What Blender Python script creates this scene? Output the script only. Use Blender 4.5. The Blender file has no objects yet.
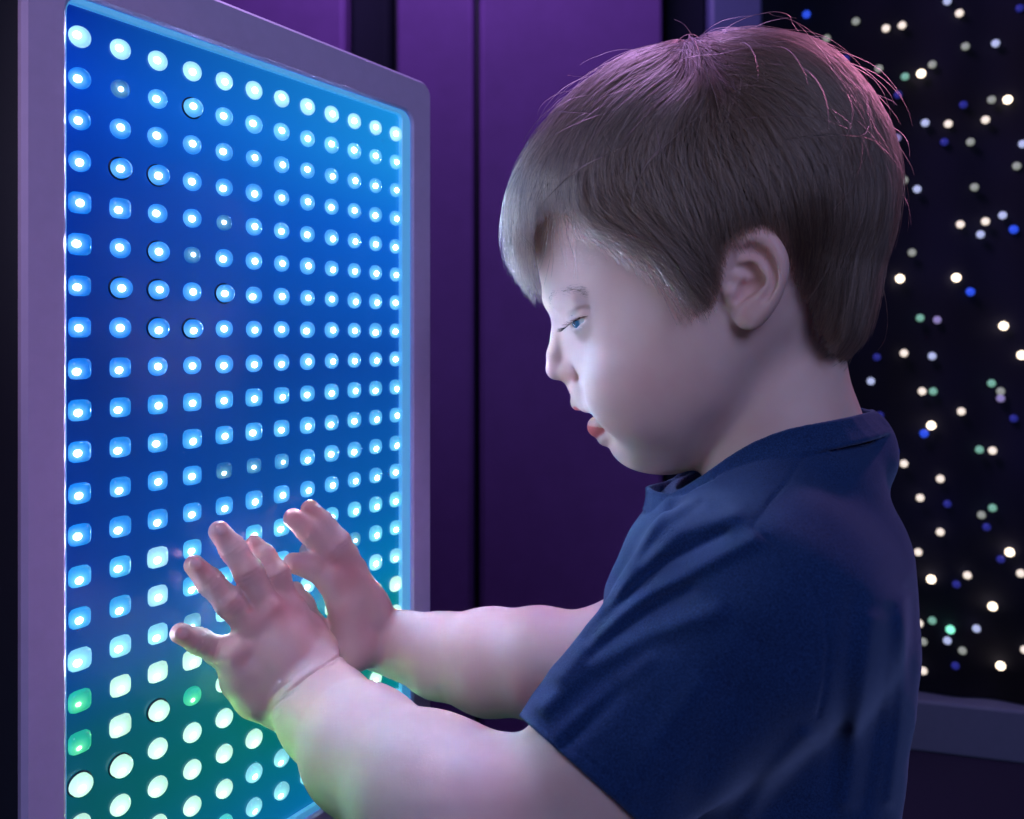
import bpy, math, random
import numpy as np
random.seed(7)
rng = np.random.default_rng(7)
scene = bpy.context.scene
COL = scene.collection

# ---------------------------------------------------------------- camera
F = 765.0                      # focal length in pixels of the 1024 wide frame
HX, HY = 512.0, 338.0          # where the level sight line meets the frame
ZC = 0.90                      # camera height, m
cam_d = bpy.data.cameras.new('camera')
cam_d.sensor_width = 36.0
cam_d.lens = F / 1024 * 36
cam_d.shift_y = -(409.5 - HY) / 1024
cam_d.clip_start = 0.02
cam_d.dof.use_dof = True
cam_d.dof.focus_distance = 0.44
cam_d.dof.aperture_fstop = 9.0
cam = bpy.data.objects.new('camera', cam_d)
cam.location = (0, 0, ZC)
cam.rotation_euler = (math.pi / 2, 0, 0)
COL.objects.link(cam)
scene.camera = cam

# ---------------------------------------------------------------- world, lights, exposure
scene.view_settings.view_transform = 'Standard'
scene.view_settings.look = 'None'
scene.view_settings.gamma = 1
scene.view_settings.use_curve_mapping = False
scene.view_settings.exposure = 0.0
world = bpy.data.worlds.new('world')
scene.world = world
world.use_nodes = True
world.node_tree.nodes['Background'].inputs[0].default_value = (0.10, 0.07, 0.22, 1)
world.node_tree.nodes['Background'].inputs[1].default_value = 0.25

def lamp(name, kind, loc, target, color, power, size=0.3, size_y=None, spot=60):
    l = bpy.data.lights.new(name, kind)
    l.color = color
    l.energy = power
    if kind == 'AREA':
        l.shape = 'RECTANGLE'
        l.size = size
        l.size_y = size_y or size
    elif kind == 'SPOT':
        l.spot_size = math.radians(spot)
        l.spot_blend = 0.7
        l.shadow_soft_size = size
    else:
        l.shadow_soft_size = size
    o = bpy.data.objects.new(name, l)
    o.location = loc
    dx, dy, dz = (target[k] - loc[k] for k in range(3))
    yaw = math.atan2(dy, dx)
    pitch = math.atan2(math.hypot(dx, dy), -dz)
    o.rotation_euler = (pitch, 0, yaw - math.pi / 2)
    COL.objects.link(o)
    return o

# coloured lamps of the sensory room, with an added pale fill for the face
lamp('wall_lamp_lavender', 'AREA', (0.4, -1.1, 1.75), (0.1, 0.45, 0.85), (0.48, 0.53, 1.0), 13, 0.7)
lamp('wall_lamp_pink', 'SPOT', (1.0, 1.2, 1.70), (0.22, 0.48, 0.96), (1.0, 0.36, 0.80), 20, 0.06, spot=26)
lamp('ceiling_lamp_rose', 'SPOT', (-0.35, -0.35, 2.1), (-0.16, 0.52, 0.76), (1.0, 0.30, 0.38), 10, 0.05, spot=13)
lamp('fill_spot_pale', 'SPOT', (-0.72, -0.02, 1.12), (0.06, 0.47, 0.935), (0.74, 0.72, 1.0), 7.0, 0.10, spot=22)  # unseen fill spot, added to brighten the face beyond what the panel gives
lamp('ceiling_lamp_violet', 'AREA', (-0.15, 1.2, 2.3), (0.0, 1.75, 0.5), (0.62, 0.36, 1.0), 16, 0.5)

# ---------------------------------------------------------------- helpers
def ray_pt(px, py, D):
    return np.array([(px - HX) / F * D, D, ZC + (HY - py) / F * D])

def new_mat(name):
    m = bpy.data.materials.new(name)
    m.use_nodes = True
    nt = m.node_tree
    return m, nt, nt.nodes['Principled BSDF']

def setp(b, **k):
    for n, v in k.items():
        n = n.replace('_', ' ')
        if n in b.inputs:
            b.inputs[n].default_value = v

def noise_bump(nt, b, scale, strength, dist=0.001, detail=4, coord='Object'):
    tc = nt.nodes.new('ShaderNodeTexCoord')
    n = nt.nodes.new('ShaderNodeTexNoise')
    n.inputs['Scale'].default_value = scale
    n.inputs['Detail'].default_value = detail
    bu = nt.nodes.new('ShaderNodeBump')
    bu.inputs['Strength'].default_value = strength
    bu.inputs['Distance'].default_value = dist
    nt.links.new(tc.outputs[coord], n.inputs['Vector'])
    nt.links.new(n.outputs['Fac'], bu.inputs['Height'])
    nt.links.new(bu.outputs['Normal'], b.inputs['Normal'])
    return n, bu, tc

def plain(name, col, rough=0.6, bump=(60, 0.15), metallic=0.0, vary=0.08, **k):
    m, nt, b = new_mat(name)
    setp(b, Roughness=rough, Metallic=metallic, **k)
    n, bu, tc = noise_bump(nt, b, bump[0], bump[1])
    mx = nt.nodes.new('ShaderNodeMix')
    mx.data_type = 'RGBA'
    mx.inputs['A'].default_value = (*[c * (1 - vary) for c in col], 1)
    mx.inputs['B'].default_value = (*[min(1, c * (1 + vary)) for c in col], 1)
    nt.links.new(n.outputs['Fac'], mx.inputs['Factor'])
    nt.links.new(mx.outputs['Result'], b.inputs['Base Color'])
    return m

def mesh_obj(name, verts, faces, mat=None, parent=None, smooth=False, attrs=None):
    me = bpy.data.meshes.new(name)
    me.from_pydata([tuple(map(float, v)) for v in verts], [], [tuple(int(i) for i in f) for f in faces])
    if smooth:
        me.shade_smooth()
    if mat:
        me.materials.append(mat)
    for an, arr in (attrs or {}).items():
        arr = np.asarray(arr, dtype=np.float32)
        if arr.ndim == 2:
            a = me.attributes.new(an, 'FLOAT_COLOR', 'POINT')
            c = np.ones((len(arr), 4), np.float32)
            c[:, :arr.shape[1]] = arr
            a.data.foreach_set('color', c.ravel())
        else:
            a = me.attributes.new(an, 'FLOAT', 'POINT')
            a.data.foreach_set('value', arr)
    o = bpy.data.objects.new(name, me)
    COL.objects.link(o)
    if parent:
        o.parent = parent
    return o

def big_mesh(name, V, Q, mat, parent=None, attrs=None):
    """fast path for large all-quad meshes"""
    me = bpy.data.meshes.new(name)
    V = np.asarray(V, np.float32)
    Q = np.asarray(Q, np.int32)
    k = Q.shape[1]
    me.vertices.add(len(V))
    me.vertices.foreach_set('co', V.ravel())
    me.loops.add(Q.size)
    me.loops.foreach_set('vertex_index', Q.ravel())
    me.polygons.add(len(Q))
    me.polygons.foreach_set('loop_start', np.arange(0, Q.size, k, dtype=np.int32))
    me.update(calc_edges=True)
    me.validate()
    me.shade_smooth()
    me.materials.append(mat)
    for an, arr in (attrs or {}).items():
        arr = np.asarray(arr, dtype=np.float32)
        if arr.ndim == 2:
            a = me.attributes.new(an, 'FLOAT_COLOR', 'POINT')
            c = np.ones((len(arr), 4), np.float32)
            c[:, :arr.shape[1]] = arr
            a.data.foreach_set('color', c.ravel())
        else:
            a = me.attributes.new(an, 'FLOAT', 'POINT')
            a.data.foreach_set('value', arr)
    o = bpy.data.objects.new(name, me)
    COL.objects.link(o)
    if parent:
        o.parent = parent
    return o

def tag(o, label=None, cat=None, group=None, kind=None):
    if label: o['label'] = label
    if cat: o['category'] = cat
    if group: o['group'] = group
    if kind: o['kind'] = kind
    return o

def box_vf(x0, x1, y0, y1, z0, z1):
    v = [(x, y, z) for x in (x0, x1) for y in (y0, y1) for z in (z0, z1)]
    f = [(0, 1, 3, 2), (4, 6, 7, 5), (0, 4, 5, 1), (2, 3, 7, 6), (0, 2, 6, 4), (1, 5, 7, 3)]
    return v, f

def bevel(o, w, seg=3):
    m = o.modifiers.new('bevel', 'BEVEL')
    m.width = w
    m.segments = seg
    m.limit_method = 'ANGLE'
    o.data.shade_smooth()
    o.data.set_sharp_from_angle(angle=0.6) if hasattr(o.data, 'set_sharp_from_angle') else None
    return o

def at_plane(p0, p1):
    """rotation + origin for boxes laid along the ground line p0->p1 (x along, y away from camera side)"""
    a = math.atan2(p1[1] - p0[1], p1[0] - p0[0])
    return a

def local_box(name, origin, ang, x0, x1, y0, y1, z0, z1, mat, parent=None, bw=0.0):
    v, f = box_vf(x0, x1, y0, y1, z0, z1)
    ca, sa = math.cos(ang), math.sin(ang)
    v = [(origin[0] + ca * x - sa * y, origin[1] + sa * x + ca * y, z) for x, y, z in v]
    o = mesh_obj(name, v, f, mat, parent)
    if bw:
        bevel(o, bw)
    return o

# ---------------------------------------------------------------- room
M_purple = plain('purple_padding', (0.140, 0.060, 0.235), 0.75, (25, 0.25), vary=0.12, Specular_IOR_Level=0.15)
M_navy = plain('dark_navy_wall', (0.016, 0.017, 0.040), 0.7)
M_slate = plain('slate_post', (0.075, 0.085, 0.20), 0.6)
M_dark = plain('dark_side', (0.010, 0.011, 0.024), 0.8, Specular_IOR_Level=0.1)
M_floor = plain('dark_carpet', (0.020, 0.018, 0.045), 0.95, (400, 0.5))
M_base = plain('painted_baseboard', (0.17, 0.21, 0.30), 0.55)
M_ceil = plain('dark_ceiling', (0.03, 0.025, 0.05), 0.9)

v, f = box_vf(-1.9, 2.3, -1.6, 2.6, -0.06, 0.0)
tag(mesh_obj('floor', v, f, M_floor), kind='structure')
v, f = box_vf(-1.9, 2.3, -1.6, 2.6, 2.4, 2.46)
tag(mesh_obj('ceiling', v, f, M_ceil), kind='structure')
for nm, b in (('wall_left', (-1.9, -1.84, -1.6, 2.6)), ('wall_right', (2.24, 2.3, -1.6, 2.6)), ('wall_front', (-1.84, 2.24, -1.6, -1.54))):
    v, f = box_vf(*b, 0, 2.4)
    tag(mesh_obj(nm, v, f, M_navy), kind='structure')
v, f = box_vf(-1.84, 2.24, 2.3, 2.36, 0, 2.4)
tag(mesh_obj('wall_back', v, f, M_navy), kind='structure')

# padded purple panels standing along the back wall, seen at about 1.55 m
def xat(px, D): return (px - HX) / F * D
DP = 1.50
def wall_pad(px0, px1, D, mat, label, name='wall_pad', thick=0.07, cat='padded panel', group='purple padded wall panels', bw=0.012, z0=0.0, z1=2.1):
    o = local_box(name, (0, 0), 0, xat(px0, D), xat(px1, D), D, D + thick, z0, z1, mat, None, bw)
    return tag(o, label, cat, group)
wall_pad(396, 474, DP, M_purple, 'narrow purple padded wall panel beside the top right corner of the light panel')
wall_pad(479, 664, DP, M_purple, 'wide purple padded wall panel behind the child\'s face')
wall_pad(190, 345, DP + 0.05, M_purple, 'purple padded wall panel showing over the top edge of the light panel')
o = wall_pad(347, 393, DP + 0.12, M_dark, 'near-black rounded post in the gap behind the light panel', 'post', 0.05, 'post', None, 0.02)
if 'group' in o: del o['group']
o = wall_pad(666, 706, DP + 0.05, M_dark, 'dark grey narrow upright between the purple panel and the bluish post', 'post', 0.05, 'post', None, 0.008)
if 'group' in o: del o['group']
o = wall_pad(710, 764, DP + 0.02, M_slate, 'bluish grey upright post just above the child\'s hair', 'post', 0.06, 'post', None, 0.01)
if 'group' in o: del o['group']

# ---------------------------------------------------------------- starry curtain on the right
s0 = np.array([xat(757, 1.78), 1.78])
s1 = np.array([xat(1120, 1.60), 1.60])
SA = math.atan2(*(s1 - s0)[::-1])
SL = float(np.linalg.norm(s1 - s0)) + 0.15
M_curt, nt, b = new_mat('black_star_cloth')
setp(b, Roughness=0.9)
tc = nt.nodes.new('ShaderNodeTexCoord')
n1 = nt.nodes.new('ShaderNodeTexNoise'); n1.inputs['Scale'].default_value = 2.2
cr = nt.nodes.new('ShaderNodeValToRGB')
cr.color_ramp.elements[0].position = 0.35; cr.color_ramp.elements[0].color = (0.002, 0.002, 0.006, 1)
cr.color_ramp.elements[1].position = 0.7; cr.color_ramp.elements[1].color = (0.008, 0.010, 0.045, 1)
nt.links.new(tc.outputs['Object'], n1.inputs['Vector'])
nt.links.new(n1.outputs['Fac'], cr.inputs['Fac'])
nt.links.new(cr.outputs['Color'], b.inputs['Base Color'])
cz0 = 0.115
# gently rippled cloth sheet with thickness
nx, nz = 90, 4
V, Fc = [], []
ca, sa = math.cos(SA), math.sin(SA)
for side in (0, 1):
    for k in range(nz + 1):
        for i in range(nx + 1):
            x = SL * i / nx
            y = 0.006 * math.sin(x * 42) + 0.004 * math.sin(x * 17 + 1) + side * 0.006
            z = cz0 + (2.3 - cz0) * k / nz
            V.append((s0[0] + ca * x - sa * y, s0[1] + sa * x + ca * y, z))
W1 = nx + 1
NS = W1 * (nz + 1)
for k in range(nz):
    for i in range(nx):
        a = k * W1 + i
        Fc.append((a, a + 1, a + W1 + 1, a + W1))
        Fc.append((NS + a, NS + a + W1, NS + a + W1 + 1, NS + a + 1))
for i in range(nx):
    for k, fl in ((0, 1), (nz, 0)):
        a = k * W1 + i
        q = (a, NS + a, NS + a + 1, a + 1)
        Fc.append(q if fl else q[::-1])
for k in range(nz):
    for i in (0, nx):
        a = k * W1 + i
        q = (a, a + W1, NS + a + W1, NS + a)
        Fc.append(q if i == 0 else q[::-1])
curtain = mesh_obj('star_cloth', V, Fc, M_curt, None, True)
tag(curtain, 'black star cloth with scattered small coloured lights behind the child\'s back', 'star cloth')

def emit_mat(name, col, st):
    m, nt, b = new_mat(name)
    setp(b, Base_Color=(*[c * 0.5 for c in col], 1), Roughness=0.3)
    b.inputs['Emission Color'].default_value = (*col, 1)
    b.inputs['Emission Strength'].default_value = st
    return m
SC = {'w': emit_mat('star_white', (1.0, 0.86, 0.74), 1.0), 'W': emit_mat('star_bright', (1.0, 0.82, 0.62), 3.4),
      'c': emit_mat('star_cool', (0.55, 0.62, 0.95), 0.75), 'b': emit_mat('star_blue', (0.03, 0.10, 0.95), 0.75),
      'g': emit_mat('star_green', (0.28, 0.66, 0.50), 0.55), 'd': emit_mat('star_dim', (0.05, 0.06, 0.55), 0.28),
      'v': emit_mat('star_violet', (0.40, 0.33, 0.70), 0.55), 'l': emit_mat('star_grey', (0.42, 0.45, 0.40), 0.6)}
STARS = '''806 16 b|855 23 l|901 27 w|958 15 w|946 3 c|964 48 l|994 45 c|931 66 l|920 75 W|904 78 g|924 124 c|947 125 w|990 101 l|1006 101 W|
984 121 w|969 143 l|962 106 d|943 143 d|1021 145 c|1015 167 l|903 181 l|916 190 c|973 188 l|896 139 v|
1001 216 c|1012 230 b|979 235 c|959 225 w|911 253 l|899 279 W|955 278 W|969 292 b|936 320 v|919 318 g|1002 326 W|1020 355 W|
903 353 w|931 356 c|876 357 d|870 381 c|932 391 g|921 391 w|990 383 g|999 391 l|999 398 v|960 411 w|930 425 W|923 433 b|
1012 418 d|879 415 d|893 451 b|903 463 w|978 449 g|991 450 w|939 478 w|919 497 w|946 503 d|980 514 l|991 507 g|985 526 d|939 531 w|
1008 551 W|999 558 d|917 551 w|1019 572 w|966 574 w|930 578 W|955 583 d|991 605 W|975 627 c|931 619 g|949 628 G|946 639 c|
961 649 l|954 664 d|999 664 W|922 669 w|918 622 w|890 520 w|922 640 l|886 130 c|826 40 l|845 60 d|1023 648 w|870 240 l|1018 10 d|984 222 w|897 96 d|885 30 w|878 70 l|1050 120 w|1060 300 W|1045 480 c|1055 600 w'''
SC['G'] = emit_mat('star_bright_green', (0.25, 0.95, 0.65), 1.3)
def star_vf(r):
    V, Fc = [], []
    n = 10
    prof = [(0.35, -0.9), (0.8, -0.55), (1, 0), (0.9, 0.5), (0.55, 0.85)]
    for k, (pr, pz) in enumerate(prof):
        for i in range(n):
            a = 2 * math.pi * i / n
            V.append((pr * r * math.cos(a), -pz * r * 0.8, pr * r * math.sin(a)))
    for k in range(len(prof) - 1):
        for i in range(n):
            Fc.append((k * n + i, k * n + (i + 1) % n, (k + 1) * n + (i + 1) % n, (k + 1) * n + i))
    Fc.append(tuple(range(n))[::-1]); Fc.append(tuple((len(prof) - 1) * n + i for i in range(n)))
    return V, Fc
star_me = {}
for tok in STARS.replace('\n', '').split('|'):
    if not tok.strip(): continue
    a, b_, c = tok.split()
    px, py = float(a), float(b_)
    rx = (px - HX) / F
    # ray (rx*D, D) meets the cloth line s0 + t*(ca, sa)
    D = (s0[0] * sa - s0[1] * ca) / (rx * sa - ca)
    x_, y_ = rx * D, D
    z_ = ZC + (HY - py) / F * D
    if z_ < cz0 + 0.01 or z_ > 2.29: continue
    key = c
    if key not in star_me:
        vv, ff = star_vf(0.0092 if c in 'WbG' else 0.0084)
        me = bpy.data.meshes.new('star_light'); me.from_pydata(vv, [], ff); me.shade_smooth(); me.materials.append(SC[c])
        star_me[key] = me
    o = bpy.data.objects.new('star_light', star_me[key])
    o.location = (x_ + sa * 0.009, y_ - ca * 0.009, z_)
    o.rotation_euler = (0, 0, SA)
    COL.objects.link(o)
    o.parent = curtain
# baseboard under the cloth, and a dark plinth strip of floor
o = local_box('baseboard_back', (s0[0], s0[1]), SA, -0.45, SL + 0.05, -0.035, 0.02, 0.0, 0.112, M_base, None, 0.006)
tag(o, kind='structure')

# ---------------------------------------------------------------- light panel
D0 = 0.42
TX, TY = 0.582, 0.8132
TN = math.hypot(TX, TY); TX /= TN; TY /= TN
NXp, NYp = TY, -TX                         # panel normal, towards the child and camera
PITCH = 41.4 * D0 / F
PX0 = (75.72 - HX) / F * D0                # first knob column
ZTOP = ZC + (HY - 37.5) / F * D0          # first knob row
NC, NR = 12, 22
HPI = PITCH * 0.980
RECESS = 0.0085                            # lit acrylic sits this far behind the bezel face

def pw(u, h, z):
    """panel coordinates -> world: u along the panel, h out of it, z up"""
    return (PX0 + TX * u + NXp * h, D0 + TY * u + NYp * h, z)

def proj(p):
    return (HX + F * p[0] / p[1], HY - F * (p[2] - ZC) / p[1])

def u_for_px(px, h):
    # px = HX + F*(PX0+TX*u+NX*h)/(D0+TY*u+NY*h)
    k = (px - HX) / F
    return (k * (D0 + NYp * h) - PX0 - NXp * h) / (TX - k * TY)

U0, U1 = u_for_px(67, RECESS), u_for_px(413, RECESS)
def z_for(px, py, h):
    u = u_for_px(px, h)
    return ZC + (HY - py) / F * (D0 + TY * u + NYp * h)
ZT = z_for(256, 57, RECESS)
ZB = z_for(330, 806, RECESS)
UO0, UO1 = u_for_px(23, RECESS), u_for_px(432, RECESS)
ZTO = z_for(330, 43, RECESS)
BZ = ZTO - ZT
ZBO = ZB - BZ
print('panel', U0, U1, ZT, ZB, UO0, UO1, ZTO, 'rows', (ZT - ZTOP) / PITCH, (ZTOP - (NR - 1) * PITCH - ZB) / PITCH)

panel = bpy.data.objects.new('light_panel', None)
COL.objects.link(panel)
tag(panel, 'tall glowing panel of blue and green light knobs set in a grey bezel', 'light panel')

M_bezel = plain('grey_bezel', (0.64, 0.50, 0.78), 0.5, (90, 0.1))
M_bside = plain('dark_housing', (0.030, 0.032, 0.048), 0.6)
M_base_h = M_bside

def rrect(u0, u1, z0, z1, r, n=6):
    pts = []
    for cx, cz, a0 in ((u1 - r, z1 - r, 0), (u0 + r, z1 - r, 90), (u0 + r, z0 + r, 180), (u1 - r, z0 + r, 270)):
        for k in range(n + 1):
            a = math.radians(a0 + 90 * k / n)
            pts.append((cx + r * math.cos(a), cz + r * math.sin(a)))
    return pts
def ring_mesh(name, outer, inner, h0, h1, mat, parent, edge=0.0025):
    n = len(outer)
    V, Fc = [], []
    def add(pts, h, off=0):
        s = len(V)
        c = np.mean(pts, axis=0)
        for p in pts:
            V.append(pw(p[0], h, p[1]))
        return s
    def inset(pts, d):
        out = []
        m = len(pts)
        P = np.array(pts)
        for i in range(m):
            t = P[(i + 1) % m] - P[i - 1]
            t = t / (np.linalg.norm(t) + 1e-9)
            out.append(tuple(P[i] + np.array([-t[1], t[0]]) * d))
        return out
    o0 = add(outer, h0); o1 = add(outer, h1 - edge); o2 = add(inset(outer, edge), h1)
    i2 = add(inset(inner, -edge * 0.6), h1); i1 = add(inner, h1 - edge * 0.6); i0 = add(inner, h0)
    for a, b in ((o0, o1), (o1, o2), (o2, i2), (i2, i1), (i1, i0), (i0, o0)):
        for k in range(n):
            k2 = (k + 1) % n
            Fc.append((a + k, a + k2, b + k2, b + k))
    return mesh_obj(name, V, Fc, mat, parent, False)

outer = rrect(UO0, UO1, ZBO, ZTO, 0.012)
inner = rrect(U0, U1, ZB, ZT, 0.010)
ring_mesh('bezel', outer, inner, RECESS - 0.006, RECESS, M_bezel, panel)
# lit acrylic lip lining the opening
M_lip, nt, b = new_mat('acrylic_lip')
setp(b, Base_Color=(0.35, 0.75, 0.95, 1), Roughness=0.25, Transmission_Weight=0.0)
b.inputs['Emission Color'].default_value = (0.06, 0.42, 0.85, 1)
b.inputs['Emission Strength'].default_value = 0.45
noise_bump(nt, b, 40, 0.1)
inner2 = rrect(U0 + 0.0002, U1 - 0.0002, ZB + 0.0002, ZT - 0.0002, 0.010)
inner3 = rrect(U0 + 0.0008, U1 - 0.0100, ZB + 0.0055, ZT - 0.0040, 0.004)
ring_mesh('acrylic_lip', inner2, inner3, 0.0, RECESS - 0.0025, M_lip, panel, 0.0006)
# housing box behind
hb = local_box('housing', (PX0, D0), math.atan2(TY, TX), UO0 + 0.004, UO1 - 0.004, 0.001, 0.055, ZBO + 0.004, ZTO - 0.004, M_bside, panel, 0.003)

# lit acrylic back sheet
M_sheet, nt, b = new_mat('lit_acrylic_sheet')
setp(b, Base_Color=(0.006, 0.035, 0.15, 1), Roughness=0.25)
b.inputs['Coat Weight'].default_value = 0.4
at = nt.nodes.new('ShaderNodeAttribute'); at.attribute_name = 'glow'
nt.links.new(at.outputs['Color'], b.inputs['Emission Color'])
b.inputs['Emission Strength'].default_value = 1.0
gu, gz = 24, 44
V, Fc, GC, BC = [], [], [], []
def s2l(c):
    return [((x / 255) / 12.92 if x / 255 <= .04045 else ((x / 255 + .055) / 1.055) ** 2.4) for x in c]
def sheet_col(fu, fr):
    """colour the diodes behind the sheet give it: fu 0..1 left to right, fr row number"""
    stops = [(-1, (2, 30, 150), (30, 170, 255)), (1, (4, 70, 215), (30, 165, 255)), (3.5, (6, 50, 165), (15, 120, 245)), (8, (5, 40, 125), (12, 85, 185)),
             (13, (6, 55, 150), (8, 110, 190)), (15.3, (10, 75, 150), (0, 140, 200)), (17, (10, 90, 100), (0, 150, 130)), (19, (8, 95, 85), (0, 150, 135)), (21, (8, 100, 110), (0, 140, 190)), (22, (8, 100, 140), (0, 140, 210))]
    for (r0, a0, b0), (r1, a1, b1) in zip(stops, stops[1:]):
        if fr <= r1 or r1 == 22:
            t = min(1, max(0, (fr - r0) / (r1 - r0)))
            a = np.array(s2l(a0)) * (1 - t) + np.array(s2l(a1)) * t
            b = np.array(s2l(b0)) * (1 - t) + np.array(s2l(b1)) * t
            return a * (1 - fu) + b * fu
for k in range(gz + 1):
    for i in range(gu + 1):
        fu, fz = i / gu, k / gz
        u = U0 + (U1 - U0) * fu
        z = ZT + (ZB - ZT) * fz
        V.append(pw(u, 0.0022, z))
        GC.append(sheet_col(fu, (ZTOP - z) / PITCH) * 0.72)
for k in range(gz):
    for i in range(gu):
        a = k * (gu + 1) + i
        Fc.append((a, a + gu + 1, a + gu + 2, a + 1))
mesh_obj('acrylic_sheet', V, Fc, M_sheet, panel, True, {'glow': np.array(GC)})

# knobs
M_knob, nt, b = new_mat('light_knob')
setp(b, Base_Color=(0.02, 0.12, 0.35, 1), Roughness=0.15)
at = nt.nodes.new('ShaderNodeAttribute'); at.attribute_name = 'glow'
ar = nt.nodes.new('ShaderNodeAttribute'); ar.attribute_name = 'core'
mr = nt.nodes.new('ShaderNodeMapRange'); mr.interpolation_type = 'SMOOTHSTEP'
mr.inputs['From Min'].default_value = 0.0; mr.inputs['From Max'].default_value = 1.0
mr.inputs['To Min'].default_value = 0.0; mr.inputs['To Max'].default_value = 1.0
nt.links.new(ar.outputs['Fac'], mr.inputs['Value'])
ad = nt.nodes.new('ShaderNodeMix'); ad.data_type = 'RGBA'; ad.blend_type = 'ADD'
ad.inputs['Factor'].default_value = 1.0
sc_ = nt.nodes.new('ShaderNodeVectorMath'); sc_.operation = 'SCALE'
nt.links.new(nt.nodes.new('ShaderNodeAttribute').outputs['Color'], sc_.inputs[0]); nt.nodes[-1].attribute_name = 'core_colour'
pwn = nt.nodes.new('ShaderNodeMath'); pwn.operation = 'POWER'; pwn.inputs[1].default_value = 6.0
nt.links.new(mr.outputs['Result'], pwn.inputs[0])
nt.links.new(pwn.outputs[0], sc_.inputs['Scale'])
nt.links.new(at.outputs['Color'], ad.inputs['A'])
nt.links.new(sc_.outputs['Vector'], ad.inputs['B'])
nt.links.new(ad.outputs['Result'], b.inputs['Emission Color'])
b.inputs['Emission Strength'].default_value = 1.0
M_sock = plain('socket_ring', (0.004, 0.012, 0.05), 0.4)

DIM = {(1, 1): .4, (4, 4): .45, (3, 5): .45, (4, 11): .35, (5, 11): .5, (0, 16): .6, (0, 17): .6, (3, 17): .6, (6, 11): .7, (9, 14): .5, (3, 15): .6}
POP = {(3, 1), (1, 3), (2, 3), (2, 5), (2, 6), (2, 7), (1, 6), (1, 18), (2, 17), (0, 18), (3, 7), (4, 6)}
ROUND_TOP = 4
def knob_data(i, j):
    # squareness
    if j <= 3: e = 2.1
    elif j <= 8 and i > 0: e = 2.2 if i > 1 or j in (5, 6, 7) else 4
    elif j >= 18: e = 2.1
    elif j >= 17 and i > 1: e = 2.3
    else: e = 4.2
    if i > 6: e = min(e, 2.8)
    if (i, j) in POP: e = 2.0
    fu = i / 11
    if j == 0: body = np.array([.38, .80, 1.0]) * 1.25
    elif j < 9: body = np.array([0.006 + .10 * fu, .24 + .28 * fu, 1.0 + .1 * fu])
    elif j < 13: body = np.array([0.01 + .09 * fu, .30 + .24 * fu, 1.0])
    elif j < 15: body = np.array([0.04 + .12 * fu, .45 + .30 * fu, 1.0])
    elif j == 15: body = np.array([.30, .85, 1.0]) * 1.1
    elif j < 21: body = np.array([.62, 1.05, .78]) * 1.3
    else: body = np.array([.10, .85, .75])
    if j in (13, 14) and i == 2: body = np.array([.40, .85, 1.0]) * 1.1
    if j >= 20 and i >= 5: body = np.array([.30, .90, 1.0])
    if j == 1 and 2 <= i: body = body + np.array([.05, .15, .1])
    core = 1.0 if j < 16 else .8
    dim = DIM.get((i, j), 1)
    if dim < 1:
        if j >= 16: body = np.array([.02, .62, .28])
        else: body = body * dim
        core *= .75
    size = .0058 if dim == 1 or j >= 16 else .0051
    return e, body, core, size
def knob_vf(i, j, e, body, core, size, base=0.0022, local=False):
    n = 20
    prof = [(1.0, 0.0), (1.0, .0012), (.93, .0024), (.78, .0032), (.55, .0038), (.28, .0041), (.08, .0042)]
    V, Fc, G, C = [], [], [], []
    lift = .0022 if (i, j) in POP else 0
    r_j = random.uniform(.96, 1.04) * size
    ox, oz = random.uniform(-.52, -.22), random.uniform(-.28, 0.0)
    rot = random.uniform(-.15, .15)
    for k, (pr, ph) in enumerate(prof):
        for q in range(n):
            a = 2 * math.pi * q / n
            c, s = math.cos(a + rot), math.sin(a + rot)
            rr = (abs(c) ** e + abs(s) ** e) ** (-1 / e)
            x, z = rr * math.cos(a + rot) * pr, rr * math.sin(a + rot) * pr
            p = pw((i * HPI + .0008) + x * r_j, base + ph + (lift if k else 0), ZTOP - j * PITCH + z * r_j)
            V.append(p)
            d = math.hypot(x - ox, z - oz)
            G.append(body * (.60 + .55 * max(0, 1 - d / 1.3)) + core * max(0, 1 - d / .95) ** 1.3 * np.array([.30, .62, .25]))
            C.append(core * max(0, 1 - d / .60))
    m = len(prof)
    for k in range(m - 1):
        for q in range(n):
            Fc.append((k * n + q, k * n + (q + 1) % n, (k + 1) * n + (q + 1) % n, (k + 1) * n + q))
    Fc.append(tuple((m - 1) * n + q for q in range(n)))
    return V, Fc, G, C
rest = [[], [], [], [], []]
cand = []
for i in range(NC):
    for j in range(NR):
        p = proj(pw((i * HPI + .0008), 0, ZTOP - j * PITCH))
        cand.append((p[1] > 815 or p[1] < 4, i, j, p))
cand.sort(key=lambda t: (t[0], t[1], t[2]))
chosen = {(t[1], t[2]) for t in cand[:100]}
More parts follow.
